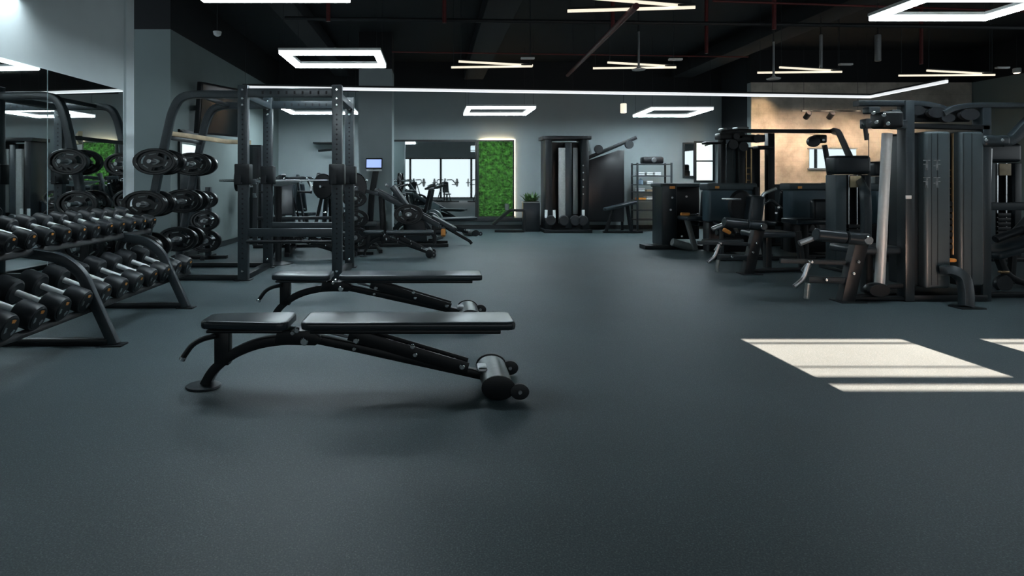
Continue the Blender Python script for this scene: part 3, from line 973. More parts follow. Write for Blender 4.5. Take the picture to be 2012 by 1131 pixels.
# ------------------------------------------------------------------ black machines, plate loaded (generic shapes, each placed and turned)
def make_press(label, grp):
    t = T('press_machine', label, 'exercise machine', (0, 0, 0), grp)
    g, k = 'grey_metal', 'black_metal'
    MB().sweep([(-0.8, -0.45, 0.035), (0.8, -0.45, 0.035)], 0.07, 0.06).build('base_rail', k, t)
    MB().sweep([(-0.55, 0.55, 0.035), (0.55, 0.55, 0.035)], 0.07, 0.06).build('base_rail', k, t)
    MB().sweep([(0, -0.45, 0.04), (0, 0.55, 0.04)], 0.08, 0.06, nrm=(1, 0, 0)).build('base_rail', k, t)
    MB().sweep([(0, 0.50, 0.05), (0, 0.42, 0.9), (0, 0.25, 1.38)], 0.10, 0.08, nrm=(1, 0, 0), fillet=0.15).build('mast', g, t)
    s = MB(); pad(s, rrect(-0.26, 0.26, -0.42, 0.02, 0.08), 0.43, 0.50, 0.025); s.build('seat', 'vinyl', t)
    MB().span((-0.05, -0.25, 0.06), (0.05, -0.15, 0.43), 0.006).build('seat_post', k, t)
    MB().box((0, 0.17, 0.86), (0.46, 0.08, 0.66), rot=(math.radians(-14), 0, 0), bevel=0.03, seg=4).build('backrest', 'vinyl', t)
    for sx in (-1, 1):
        MB().sweep([(sx * 0.12, 0.30, 1.30), (sx * 0.55, 0.30, 1.32), (sx * 0.66, 0.05, 1.12), (sx * 0.62, -0.38, 1.02)], 0.06, 0.05, nrm=(0, 0, 1), fillet=0.12).build('press_arm', g, t)
        MB().cyl((sx * 0.62, -0.38, 1.02), (sx * 0.30, -0.40, 1.03), 0.022, 12).build('grip', 'rubber', t)
        MB().cyl((sx * 0.64, 0.10, 1.14), (sx * 0.98, 0.10, 1.14), 0.026, 12).build('plate_peg', 'chrome', t)
        MB().lathe([(0.08, -0.03), (0.23, -0.03), (0.25, -0.015), (0.25, 0.015), (0.23, 0.03), (0.08, 0.03)], (sx * 0.82, 0.10, 1.14), (1, 0, 0), 32).build('loaded_plate', 'rubber_plate', t)
        MB().sweep([(sx * 0.5, 0.53, 0.05), (sx * 0.12, 0.40, 1.2)], 0.06, 0.06, nrm=(0, 1, 0)).build('side_strut', k, t)
    for (x, z) in ((0, 1.3), (0, 0.9), (-0.55, 1.30), (0.55, 1.30), (-0.12, 1.22), (0.12, 1.22), (0.3, 0.6), (-0.3, 0.6)):
        y = 0.24 if z > 1 else 0.34
        MB().cyl((x, y - 0.075, z), (x, y, z), 0.02, 10, 0.3).build('bolt', 'chrome', t)
    return t


def make_bike(label, grp):
    t = T('spin_bike', label, 'exercise bike', (0, 0, 0), grp)
    MB().sweep([(-0.35, -0.55, 0.04), (0.35, -0.55, 0.04)], 0.07, 0.05).build('front_foot', 'black_metal', t)
    MB().sweep([(-0.35, 0.55, 0.04), (0.35, 0.55, 0.04)], 0.07, 0.05).build('rear_foot', 'black_metal', t)
    MB().sweep([(0, -0.55, 0.05), (0, -0.25, 0.45), (0, 0.2, 0.42), (0, 0.55, 0.05)], 0.07, 0.08, nrm=(1, 0, 0), fillet=0.12).build('frame', 'grey_metal', t)
    MB().lathe([(0.05, -0.02), (0.22, -0.02), (0.25, -0.035), (0.25, 0.035), (0.22, 0.02), (0.05, 0.02)], (0, -0.42, 0.34), (1, 0, 0), 32).build('flywheel', 'steel', t)
    MB().sweep([(0, -0.28, 0.45), (0, -0.42, 1.05)], 0.05, 0.06, nrm=(1, 0, 0)).build('handlebar_post', 'black_metal', t)
    MB().sweep([(-0.25, -0.62, 1.16), (-0.28, -0.40, 1.08), (0.28, -0.40, 1.08), (0.25, -0.62, 1.16)], 0.02, n=10, nrm=(0, 0, 1), fillet=0.08).build('handlebar', 'rubber', t)
    MB().sweep([(0, 0.15, 0.44), (0, 0.30, 0.92)], 0.05, 0.06, nrm=(1, 0, 0)).build('saddle_post', 'black_metal', t)
    s = MB(); pad(s, rrect(-0.13, 0.13, 0.16, 0.44, 0.08), 0.92, 0.98, 0.02); s.build('saddle', 'vinyl', t)
    c = MB().cyl((-0.10, -0.02, 0.36), (0.10, -0.02, 0.36), 0.10, 20).build('crank_cover', 'black_metal', t)
    for sx in (-1, 1):
        MB().sweep([(sx * 0.12, -0.02, 0.36), (sx * 0.12, -0.02 + sx * 0.12, 0.36 - sx * 0.10), (sx * 0.24, -0.02 + sx * 0.12, 0.36 - sx * 0.10)], 0.012, 0.03).build('pedal', 'steel', t)
    return t


def make_bench_press(label, grp):
    t = T('bench_press', label, 'bench press', (0, 0, 0), grp)
    MB().sweep([(-0.75, 0.55, 0.035), (0.75, 0.55, 0.035)], 0.07, 0.06).build('base_rail', 'black_metal', t)
    MB().sweep([(0, 0.55, 0.04), (0, -0.85, 0.04)], 0.07, 0.06, nrm=(1, 0, 0)).build('base_rail', 'black_metal', t)
    for sx in (-1, 1):
        MB().sweep([(sx * 0.72, 0.55, 0.05), (sx * 0.72, 0.62, 1.30)], 0.09, 0.07, nrm=(1, 0, 0)).build('upright', 'grey_metal', t)
        for z in (0.95, 1.20):
            MB().sweep([(sx * 0.72, 0.57, z), (sx * 0.72, 0.48, z), (sx * 0.72, 0.46, z + 0.07)], 0.06, 0.03, nrm=(1, 0, 0)).build('bar_hook', 'steel', t)
    MB().sweep([(-0.72, 0.58, 0.55), (0.72, 0.58, 0.55)], 0.05, 0.06).build('cross_tube', 'grey_metal', t)
    s = MB(); pad(s, rrect(-0.22, 0.22, -0.85, 0.42, 0.05), 0.42, 0.49, 0.025); s.build('bench_pad', 'vinyl', t)
    MB().span((-0.04, -0.80, 0.06), (0.04, -0.72, 0.42), 0.004).build('leg', 'black_metal', t)
    MB().span((-0.04, 0.25, 0.06), (0.04, 0.33, 0.42), 0.004).build('leg', 'black_metal', t)
    return t


def make_barbell(label, grp):
    t = T('barbell', label, 'barbell', (0, 0, 0), grp)
    MB().cyl((-0.9, 0, 0), (0.9, 0, 0), 0.016, 12).build('bar', 'steel', t)
    for sx in (-1, 1):
        MB().cyl((sx * 0.9, 0, 0), (sx * 1.35, 0, 0), 0.027, 14).build('sleeve', 'chrome', t)
        MB().cyl((sx * 0.89, 0, 0), (sx * 0.92, 0, 0), 0.045, 14).build('collar', 'chrome', t)
    return t


MG = 'plate loaded press machines behind the power rack'
pm = make_press('black plate loaded press machine behind the rack, near the side wall', MG)
pm.scale = (0.85, 0.85, 1); pm.location = (-3.05, 12.0, 0); pm.rotation_euler = (0, 0, math.radians(15))
dup(pm, (-1.85, 12.1, 0), 'black press machine behind the rack, framed by its uprights', MG, rotz=math.radians(75), scale=(0.9, 0.9, 1))
dup(pm, (-1.35, 10.6, 0), 'black press machine just past the rack upright, before the pillar', MG, rotz=math.radians(100), scale=(0.75, 0.8, 1))
dup(pm, (-3.05, 13.75, 0), 'distant black press machine near the far corner', MG, rotz=math.radians(160), scale=(0.7, 0.8, 1))
BK = 'spin bikes beside the pillar'
bk = make_bike('dark spin bike in front of the pillar', BK)
bk.location = (-0.45, 12.45, 0); bk.rotation_euler = (0, 0, math.radians(70))
dup(bk, (-0.35, 13.7, 0), 'dark spin bike farther back, before the far mirror', BK, rotz=math.radians(60))
dup(bk, (-1.3, 13.6, 0), 'dark spin bike half hidden behind the pillar foot', BK, rotz=math.radians(80))
bp = make_bench_press('flat bench press station with tall hooks behind the power rack', 'bench press stations behind the rack')
bp.location = (-2.5, 10.4, 0); bp.rotation_euler = (0, 0, math.radians(8))
b2 = dup(bp, (-1.9, 14.2, 0), 'flat bench press station farther back near the side wall', 'bench press stations behind the rack', rotz=math.radians(-6))
BB = 'barbells on the bench press stations'
bb = make_barbell('steel barbell resting on the nearer bench press hooks', BB)
bb.location = (-2.57, 10.91, 1.255); bb.rotation_euler = (0, 0, math.radians(8))
dup(bb, (-1.85, 14.71, 1.255), 'steel barbell resting on the farther bench press hooks', BB, rotz=math.radians(-6))
for (root, x, y, rz, nm) in ((0, -2.57, 10.91, 8, 'nearer'), (0, -1.85, 14.71, -6, 'farther')):
    for s in (-1, 1):
        a = math.radians(rz)
        plate((x + s * 1.03 * math.cos(a), y + s * 1.03 * math.sin(a), 1.255), 0.2, 'black weight plate on the %s barbell, %s' % (nm, 'end by the side wall' if s < 0 else 'end by the pillar'), 'plates on the barbells', rotz=a + PI / 2, sx=1.0, thick=0.2)

for (x, lab, rz) in ((-1.2, 'dark press machine before the windows, seen only in the far mirror, by its dark edge', 200), (0.8, 'dark press machine before the windows, seen only in the middle of the far mirror', 165), (2.8, 'dark press machine before the windows, seen only in the mirror next to the moss', 190)):
    dup(pm, (x, -4.2, 0), lab, 'machines reflected in the far mirror', rotz=math.radians(rz))

# plate tree
def make_tree(label, grp):
    t = T('plate_tree', label, 'plate rack', (0, 0, 0), grp)
    MB().sweep([(-0.3, 0, 0.03), (0.3, 0, 0.03)], 0.07, 0.05).build('base', 'black_metal', t)
    MB().sweep([(0, -0.25, 0.03), (0, 0.25, 0.03)], 0.07, 0.05, nrm=(1, 0, 0)).build('base', 'black_metal', t)
    MB().span((-0.04, -0.04, 0.05), (0.04, 0.04, 1.15), 0.006).build('mast', 'grey_metal', t)
    for z in (0.30, 0.62, 0.95):
        MB().cyl((0, -0.28, z), (0, 0.28, z), 0.024, 12).build('peg', 'steel', t)
    return t


tr0 = make_tree('black plate tree standing behind the bench press, loaded with plates', 'plate trees')
tr0.location = (-1.30, 9.9, 0)
tr1 = dup(tr0, (-3.6, 9.4, 0), 'black plate tree against the side wall, loaded with plates', 'plate trees')
tr2 = dup(tr0, (-1.05, 14.4, 0), 'distant plate tree beside the far mirror edge, loaded with plates', 'plate trees')
for (x, y, nm) in ((-1.30, 9.9, 'tree behind the bench press'), (-3.6, 9.4, 'tree against the side wall'), (-1.05, 14.4, 'tree beside the far mirror')):
    for z, r, lv in ((0.30, 0.18, 'bottom'), (0.62, 0.16, 'middle'), (0.95, 0.14, 'top')):
        plate((x, y - 0.14, z), r, 'black weight plate on %s peg of the plate %s' % (lv, nm), 'plates on the plate trees', sx=1.45)

# leg press with long sloping rail
def _legpress():
    Y = 11.4
    t = T('leg_press', 'black leg press with long sloping rails and orange handle', 'exercise machine', P(800, 470, Y) * Vector((1, 1, 0)) if False else (-0.45, Y, 0))
    for dy in (-0.28, 0.28):
        MB().sweep([P(738, 374, Y) + Vector((0, dy, 0)), P(862, 441, Y) + Vector((0, dy, 0))], 0.07, 0.10).build('sloping_rail', 'grey_metal', t)
        MB().sweep([(-1.15, Y + dy, 0.03), (0.30, Y + dy, 0.03)], 0.07, 0.06).build('base_rail', 'black_metal', t)
        a = P(750, 382, Y) + Vector((0, dy, -0.03))
        MB().sweep([a, (a.x + 0.05, a.y, 0.06)], 0.07, 0.07).build('rear_post', 'black_metal', t)
        a = P(852, 438, Y) + Vector((0, dy, -0.03))
        MB().sweep([a, (a.x + 0.02, a.y, 0.06)], 0.07, 0.07).build('front_post', 'black_metal', t)
    MB().prism([(-0.52, 0.08), (-0.10, 0.08), (-0.16, 0.50), (-0.52, 0.72)], Y - 0.22, Y + 0.22, bevel=0.01).build('carriage', 'shroud_dark', t)
    MB().box((-0.62, Y, 0.92), (0.10, 0.62, 0.55), rot=(0, math.radians(-35), 0), bevel=0.02).build('foot_plate', 'grey_metal', t)
    MB().box((0.22, Y, 0.42), (0.55, 0.45, 0.09), rot=(0, math.radians(28), 0), bevel=0.03, seg=4).build('back_pad', 'vinyl', t)
    MB().box((0.05, Y, 0.27), (0.42, 0.45, 0.09), rot=(0, math.radians(-10), 0), bevel=0.03, seg=4).build('seat', 'vinyl', t)
    MB().cyl((0.20, Y - 0.36, 0.21), (0.20, Y - 0.30, 0.33), 0.045, 14).build('handle', 'orange', t)
    MB().sweep([(0.25, Y, 0.35), (0.72, Y, 0.08), (0.76, Y, 0.03)], 0.09, 0.06).build('front_foot', 'black_metal', t)
    for dy in (-0.45, 0.45):
        MB().cyl((-0.45, Y + dy * 0.6, 0.62), (-0.45, Y + dy * 1.3, 0.62), 0.026, 12).build('plate_peg', 'chrome', t)
    plate((-0.45, Y - 0.42, 0.62), 0.19, 'black weight plate on the leg press carriage peg', 'plates on the leg press', sx=1.45)


_legpress()

# stair climber with a lit screen
Y = 11.9
t = T('stair_climber', 'dark stair climber with glowing blue screen before the pillar', 'exercise machine', (-1.2, Y + 0.2, 0))
s = P(735, 321, Y)
MB().box((s.x, Y, s.z), (0.34, 0.04, 0.22), rot=(math.radians(-12), 0, 0), bevel=0.01).build('console', 'black_metal', t)
MB().box((s.x, Y - 0.025, s.z), (0.30, 0.01, 0.17), rot=(math.radians(-12), 0, 0)).build('screen', 'screen_blue', t, False)
MB().box((s.x, Y - 0.01, s.z - 0.14), (0.30, 0.10, 0.03), bevel=0.008).build('tray', 'white_plastic', t)
MB().sweep([(s.x + 0.04, Y + 0.02, s.z - 0.12), (s.x - 0.05, Y + 0.02, 0.95), (s.x - 0.10, Y + 0.05, 0.10)], 0.12, 0.12, fillet=0.15).build('mast', 'black_metal', t)
MB().span((s.x - 0.42, Y - 0.1, 0), (s.x + 0.25, Y + 0.7, 0.42), 0.03).build('housing', 'shroud_dark', t)
for dx in (-0.3, 0.25):
    MB().sweep([(s.x + dx, Y - 0.15, 1.18), (s.x + dx, Y + 0.7, 1.12), (s.x + dx, Y + 0.75, 0.35)], 0.022, n=10, nrm=(1, 0, 0), fillet=0.1).build('side_rail', 'steel', t)

# tall black mat rolls / speaker column, wall television, lit doorway
MB()
t = T('speaker_column', 'tall narrow black cabinet standing against the side wall behind the rack', 'cabinet', (-3.85, 12.9, 0))
MB().span((-4.0, 12.7, 0), (-3.72, 13.1, 2.03), 0.02).build('body', 'black_metal', t)
MB().span((-3.90, 12.68, 0.25), (-3.76, 12.699, 1.98), 0.005).build('front_panel', 'skin_black', t)
t = T('wall_television', 'large dark television on bracket high on the side wall', 'television', (-3.8, 10.2, 1.9))
a = 0.35
MB().box((-3.66, 10.0, 2.45), (0.10, 0.90, 0.85), rot=(0, 0.10, -0.45), bevel=0.012).build('panel', 'skin_black', t)
MB().box((-3.61, 9.975, 2.445), (0.006, 0.84, 0.78), rot=(0, 0.10, -0.45)).build('screen', 'glass_dark', t, False)
MB().sweep([(-4.03, 10.0, 2.5), (-3.72, 10.0, 2.46)], 0.08, 0.08).build('bracket', 'black_metal', t)
d = T('door_1', 'lit glazed door', 'door', (-4.03, 12.9, 0)); del d['label']; del d['category']; d['kind'] = 'structure'
b = MB(); b.span((-4.03, 9.25, 0), (-3.99, 9.32, 2.05)); b.span((-4.03, 9.98, 0), (-3.99, 10.05, 2.05)); b.span((-4.03, 9.25, 2.0), (-3.99, 10.05, 2.07))
b.build('door_frame', 'trim_dark', d, False)
MB().span((-4.028, 9.40, 1.40), (-4.01, 9.90, 1.84)).build('pane', 'door_glow', d, False)
MB().span((-4.029, 9.32, 0.02), (-4.015, 9.98, 1.36)).build('door_panel', 'shroud_dark', d, False)

# chalk bowl stand behind the rack, wall bracket beyond
Yc = 8.85
c = P(547, 362, Yc)
t = T('chalk_stand', 'wide white shallow bowl on dark post behind the rack uprights', 'stand', (c.x, Yc, 0))
MB().lathe([(0.05, -0.03), (0.22, 0.0), (0.33, 0.045), (0.335, 0.055), (0.32, 0.055), (0.20, 0.02), (0.02, 0.005)], c, (0, 0, 1), 32).build('bowl', 'white_plastic', t)
MB().cyl((c.x, Yc, 0.03), (c.x, Yc, c.z - 0.03), 0.05, 16).build('post', 'black_metal', t)
MB().lathe([(0.22, 0), (0.23, 0.01), (0.08, 0.04)], (c.x, Yc, 0), (0, 0, 1), 24).build('foot', 'black_metal', t)
a, b_ = P(617, 281, 15.0), P(668, 281, 15.0)
t = T('wall_shelf', 'small black shelf bracket high on the far wall between rack uprights', 'shelf', ((a.x + b_.x) / 2, 15.2, a.z - 0.3))
MB().span((a.x, 14.85, a.z - 0.02), (b_.x, YF, a.z + 0.02), 0.005).build('board', 'black_metal', t)
MB().sweep([(b_.x - 0.1, 14.95, a.z - 0.03), (b_.x - 0.1, YF - 0.02, a.z - 0.30)], 0.06, 0.05, nrm=(1, 0, 0)).build('brace', 'black_metal', t)
MB().sweep([(a.x + 0.12, 14.95, a.z - 0.2), (b_.x - 0.1, 14.95, a.z - 0.16)], 0.03, n=8).build('bar', 'black_metal', t)

# ------------------------------------------------------------------ centre back: cable tower, board, shelf, plant
Y = 14.2
def pt(px, py, dy=0.0, YY=None):
    return P(px, py, (YY or Y) + dy)


t = T('cable_tower', 'tall black dual cable tower with pale weight stack against far wall', 'exercise machine', (P(1110, 440, Y).x, Y, 0))
xa, xb = pt(1070, 0).x, pt(1155, 0).x
H_ = 1.25 + 82 * Y / F
for x in (xa + 0.08, xb - 0.08):
    MB().span((x - 0.08, Y - 0.1, 0.0), (x + 0.08, Y + 0.5, H_), 0.01).build('side_column', 'black_metal', t)
MB().span((xa - 0.06, Y - 0.12, H_ - 0.02), (xb + 0.06, Y + 0.5, H_ + 0.07), 0.01).build('top_beam', 'black_metal', t)
MB().span(pt(1098, 290, 0.05) , pt(1110, 438, 0.12), 0.004).build('weight_stack', 'pale_stack', t)
MB().span(pt(1126, 290, 0.05), pt(1134, 420, 0.12), 0.004).build('guide_rod', 'silver_paint', t)
MB().span((pt(1112, 0).x, Y + 0.03, 0.1), (pt(1124, 0).x, Y + 0.14, H_ - 0.1), 0.004).build('middle_post', 'grey_metal', t)
MB().span((xa + 0.1, Y + 0.42, 0.1), (xb - 0.1, Y + 0.46, H_ - 0.05)).build('rear_panel', 'black_metal', t)
for px in (1073, 1089, 1146):
    MB().cyl(pt(px, 412, -0.14), pt(px, 428, -0.14), 0.035, 14).build('pulley_cap', 'white_plastic', t)
for px in (1082, 1108, 1130, 1145):
    MB().lathe([(0.03, -0.03), (0.11, -0.03), (0.13, 0), (0.11, 0.03), (0.03, 0.03)], pt(px, 433, -0.16), (0, 1, 0), 22).build('pulley', 'rubber', t)
MB().span((xa - 0.05, Y - 0.22, 0), (xb + 0.05, Y + 0.5, 0.08), 0.01).build('base', 'black_metal', t)
# lever arm reaching up and sideways
MB().sweep([pt(1150, 312, 0.1), pt(1250, 270, 0.1)], 0.07, 0.09).build('lever_arm', 'black_metal', t)
for px, py in ((1176, 293), (1236, 284)):
    MB().lathe([(0.03, -0.04), (0.10, -0.04), (0.10, 0.04), (0.03, 0.04)], pt(px, py, 0.05), (0, 1, 0), 20).build('pulley', 'rubber', t)
for k in range(5):
    MB().cyl(pt(1146, 325 + k * 14, -0.16), pt(1146, 325 + k * 14, -0.09), 0.018, 8).build('knob', 'steel', t)

t = T('black_board', 'large matte black board standing beside the cable tower', 'board', (pt(1190, 0).x, 14.75, 0.25))
x0_, x1_ = P(1155, 0, 14.75).x, P(1226, 0, 14.75).x
MB().prism([(x0_, 0.22), (x1_, 0.22), (x1_, 2.02), (x1_ - 0.15, 2.02), (x0_, 1.76)], 14.74, 14.78, bevel=0.004).build('panel', 'skin_black', t)
for px in (1157, 1224):
    x = P(px, 0, 14.75).x
    MB().span((x - 0.03, 14.79, 0), (x + 0.03, 14.84, 2.0), 0.004).build('support', 'black_metal', t)

t = T('low_bench', 'small black bench standing in front of the black board', 'bench', (P(1215, 0, 14.0).x, 14.0, 0))
b = MB(); b.box(P(1218, 404, 14.0), (0.75, 0.30, 0.07), rot=(0, math.radians(-14), 0), bevel=0.02, seg=3); b.build('seat_pad', 'vinyl', t)
MB().sweep([P(1205, 408, 14.0), (P(1190, 0, 14.0).x, 14.0, 0.02)], 0.08, 0.07).build('leg', 'black_metal', t)
MB().sweep([P(1232, 402, 14.0), (P(1240, 0, 14.0).x, 14.0, 0.02)], 0.08, 0.07).build('leg', 'black_metal', t)
MB().sweep([(P(1185, 0, 14.0).x, 14.0, 0.03), (P(1262, 0, 14.0).x, 14.0, 0.03)], 0.08, 0.05).build('base_rail', 'black_metal', t)

t = T('sloping_bench', 'dark sloping bench with pale grip before the moss panel', 'bench', (P(995, 0, 14.2).x, 14.2, 0))
MB().sweep([P(968, 441, 14.2), P(1002, 412, 14.2)], 0.28, 0.06).build('board', 'black_metal', t)
MB().sweep([P(1000, 413, 14.2), P(1030, 413, 14.2), (P(1030, 0, 14.2).x, 14.2, 0.02)], 0.07, 0.06, fillet=0.04).build('frame', 'black_metal', t)
MB().cyl(P(996, 400, 14.0), P(996, 412, 14.0), 0.05, 12).build('grip', 'silver_paint', t)
MB().sweep([(P(972, 0, 14.2).x, 14.2, 0.03), (P(1030, 0, 14.2).x, 14.2, 0.03)], 0.06, 0.05).build('base_rail', 'black_metal', t)

t = T('potted_plant', 'leafy plant in dark square planter beside the glowing moss panel', 'plant', (P(1043, 0, 14.5).x, 14.5, 0))
xc = P(1043, 0, 14.5).x
pf = P(1043, 398, 14.5).z
MB().span((xc - 0.20, 14.35, 0), (xc + 0.20, 14.65, pf), 0.01).build('planter', 'shroud_dark', t)
MB().span((xc - 0.21, 14.34, pf), (xc + 0.21, 14.66, pf + 0.025), 0.004).build('rim', 'steel', t)
MB().span((xc - 0.18, 14.37, pf + 0.02), (xc + 0.18, 14.63, pf + 0.035)).build('soil', 'soil', t)
random.seed(11)
lf = MB()
for k in range(90):
    a = random.uniform(0, 2 * PI); L_ = random.uniform(0.14, 0.32); el = random.uniform(0.35, 1.35)
    p0 = Vector((xc + random.uniform(-0.12, 0.12), 14.5 + random.uniform(-0.08, 0.08), pf + 0.03))
    d_ = Vector((math.cos(a) * math.cos(el), math.sin(a) * math.cos(el), math.sin(el)))
    sd = d_.cross(Vector((0, 0, 1))).normalized() * random.uniform(0.02, 0.035)
    m1 = p0 + d_ * L_ * 0.55; e_ = p0 + d_ * L_ - Vector((0, 0, 0.05))
    lf.add([p0 - sd * 0.2, p0 + sd * 0.2, m1 + sd, m1 - sd, e_], [(0, 1, 2, 3), (3, 2, 4)])
lf.build('leaves', 'leaf', t)

# shelf rack with towels
Y = 14.6
t = T('shelf_rack', 'dark metal shelf rack holding towels near the plaster wall', 'shelf', (P(1280, 0, Y).x, Y, 0))
xa, xb = P(1247, 0, Y).x, P(1313, 0, Y).x
for x in (xa, xb):
    for yy in (Y - 0.2, Y + 0.2):
        MB().span((x - 0.02, yy - 0.02, 0), (x + 0.02, yy + 0.02, P(0, 320, Y).z), 0.003).build('post', 'grey_metal', t)
shz = [P(0, p_, Y).z for p_ in (345, 362, 376, 392, 412, 430)]
for z in shz:
    MB().span((xa - 0.02, Y - 0.22, z - 0.02), (xb + 0.02, Y + 0.22, z), 0.004).build('shelf', 'grey_metal', t)
xm = (xa + xb) / 2
k = 0
lvl = ['top shelf', 'second shelf', 'third shelf', 'fourth shelf']
for li, (z, its) in enumerate(zip(shz[:4], (('towel', 'towel', 'white_plastic'), ('bottle_blue', 'towel'), ('towel', 'wood', 'towel'), ('orange', 'towel')))):
    for j, m_ in enumerate(its):
        x = xa + 0.12 + j * 0.2
        if m_ == 'orange' or m_ == 'wood':
            tag(MB().span((x - 0.08, Y - 0.18, z), (x + 0.10, Y + 0.1, z + 0.05), 0.008).build('storage_box', m_), '%s box on the %s of the metal rack' % ('orange' if m_ == 'orange' else 'tan', lvl[li]), 'box')
        elif m_ == 'bottle_blue':
            tag(MB().lathe([(0.05, 0), (0.055, 0.02), (0.055, 0.10), (0.02, 0.13), (0.02, 0.15)], (x, Y - 0.1, z), (0, 0, 1), 16).build('water_bottle', m_), 'pale blue bottle on the %s of the metal rack' % lvl[li], 'bottle')
        else:
            b = MB()
            for q_ in range(2):
                b.box((x, Y - 0.04, z + 0.022 + 0.042 * q_), (0.16, 0.26, 0.042), bevel=0.018, seg=3)
            tag(b.build('folded_towels', 'towel'), 'folded white towel on the %s of the rack, %s along it' % (lvl[li], ORD[j]), 'towel', 'folded towels on the metal rack')
t = T('coffee_machine', 'black rounded appliance on top of the shelf rack', 'appliance', (P(1280, 0, Y).x, Y, shz[0]))
zt = P(0, 322, Y).z
MB().span((xa - 0.02, Y - 0.22, zt - 0.02), (xb + 0.02, Y + 0.22, zt), 0.004).build('tray', 'grey_metal', t)
MB().span((xa + 0.16, Y - 0.16, zt), (xb - 0.16, Y + 0.12, P(0, 308, Y).z), 0.05).build('body', 'skin_black', t)
MB().cyl((xa + 0.42, Y - 0.19, zt + 0.09), (xa + 0.42, Y - 0.15, zt + 0.09), 0.06, 16).build('dial', 'steel', t)

# framed mirrors on the far wall beside the jutting block
for (pa, pb, py0, py1, lab) in ((1345, 1362, 283, 345, 'narrow dark framed mirror beside the shelf rack'),):
    a, c = P(pa, py1, 15.26), P(pb, py0, 15.26)
    t = T('framed_mirror', lab, 'mirror', ((a.x + c.x) / 2, 15.28, a.z))
    MB().span((a.x, 15.25, a.z), (c.x, 15.27, c.z)).build('glass', 'mirror', t, False)
    b = MB()
    for (u0, u1, w0, w1) in ((a.x - 0.04, a.x, a.z, c.z), (c.x, c.x + 0.04, a.z, c.z), (a.x - 0.04, c.x + 0.04, c.z, c.z + 0.04), (a.x - 0.04, c.x + 0.04, a.z - 0.04, a.z)):
        b.span((u0, 15.24, w0), (u1, 15.29, w1))
    b.build('frame', 'grey_metal' if pa < 1350 else 'white_plastic', t, False)

# track spots and framed glass on the plaster wall
a, c = P(1575, 218, 13.2), P(1690, 218, 13.2)
t = T('track_light', 'black ceiling track with two spotlights before the plaster wall', 'lamp', ((a.x + c.x) / 2, 13.2, a.z))
MB().sweep([a, c], 0.03, 0.03).build('track', 'pipe_black', t)
for x in (a.x + 0.05, c.x - 0.05):
    MB().cyl((x, 13.2, a.z + 0.015), (x, 13.2, ZC), 0.004, 6).build('cable', 'pipe_black', t)
for px in (1587, 1633):
    p = P(px, 226, 13.2)
    h = MB().cyl(p + Vector((0, -0.06, 0.05)), p + Vector((0, 0.08, -0.06)), 0.06, 16).build('spotlight', 'skin_black', t)
    MB().cyl(p + Vector((0, 0, 0.04)), p + Vector((0, 0, 0.10)), 0.012, 8).build('stem', 'skin_black', h)


def spot(loc, to, energy, size, col=(1.0, 0.72, 0.42), blend=0.8, soft=0.06):
    l = bpy.data.lights.new('spot', 'SPOT')
    l.energy = energy; l.color = col; l.spot_size = math.radians(size); l.spot_blend = blend; l.shadow_soft_size = soft
    o = bpy.data.objects.new('spot', l); COL.objects.link(o); o.location = loc
    o.rotation_euler = (Vector(to) - Vector(loc)).to_track_quat('-Z', 'Y').to_euler()
    return o


for px in (1535, 1587, 1633, 1700, 1800):  # two belong to the track; the others are added to even the glow
    p = P(px, 226, 13.2)
    spot((p.x, 12.9, p.z + 0.15), (p.x - 0.1, 13.87, 1.6), 72, 120, col=(1.0, 0.73, 0.50), blend=1.0)
spot((P(1535, 226, 13.0).x, 13.3, 3.3), (P(1535, 226, 13.0).x, 13.87, 2.75), 22, 80)

a, c = P(1590, 330, 13.85), P(1682, 293, 13.85)
t = T('glass_panel', 'pale wall mirror reflecting windows on the plaster wall', 'mirror', ((a.x + c.x) / 2, 13.85, a.z))
MB().span((a.x, 13.845, a.z), (c.x, 13.86, c.z)).build('glass', 'mirror', t, False)
b = MB(); b.span((a.x - 0.03, 13.835, c.z), (c.x + 0.03, 13.868, c.z + 0.03)); b.span((a.x - 0.03, 13.835, a.z - 0.03), (c.x + 0.03, 13.868, a.z))
b.build('frame', 'steel', t, False)
# warm spot on the side wall
p = P(1998, 143, 12.5)
t = T('ceiling_spot', 'small warm spotlight near the ceiling by the side wall', 'lamp', p)
MB().cyl(p, p + Vector((0, 0, 0.10)), 0.07, 16).build('housing', 'white_plastic', t)
MB().cyl(p - Vector((0, 0, 0.012)), p - Vector((0, 0, 0.001)), 0.055, 16).build('lens', 'led_warm', t)
MB().cyl(p + Vector((0, 0, 0.1)), (p.x, p.y, ZC), 0.008, 6).build('rod', 'pipe_black', t)

a, c = P(1368, 354, 15.27), P(1400, 281, 15.27)  # glowing pane stands in for a mirror's bright reflection
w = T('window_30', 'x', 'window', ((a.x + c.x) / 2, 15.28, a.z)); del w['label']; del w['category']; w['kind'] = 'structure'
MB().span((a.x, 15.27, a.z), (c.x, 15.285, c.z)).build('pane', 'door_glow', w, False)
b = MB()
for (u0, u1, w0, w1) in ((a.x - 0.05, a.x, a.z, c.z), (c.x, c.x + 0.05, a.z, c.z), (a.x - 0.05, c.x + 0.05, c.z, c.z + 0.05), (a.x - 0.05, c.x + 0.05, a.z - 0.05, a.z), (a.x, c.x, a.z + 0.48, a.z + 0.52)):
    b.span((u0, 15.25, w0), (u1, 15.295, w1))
b.build('window_frame', 'grey_metal', w, False)

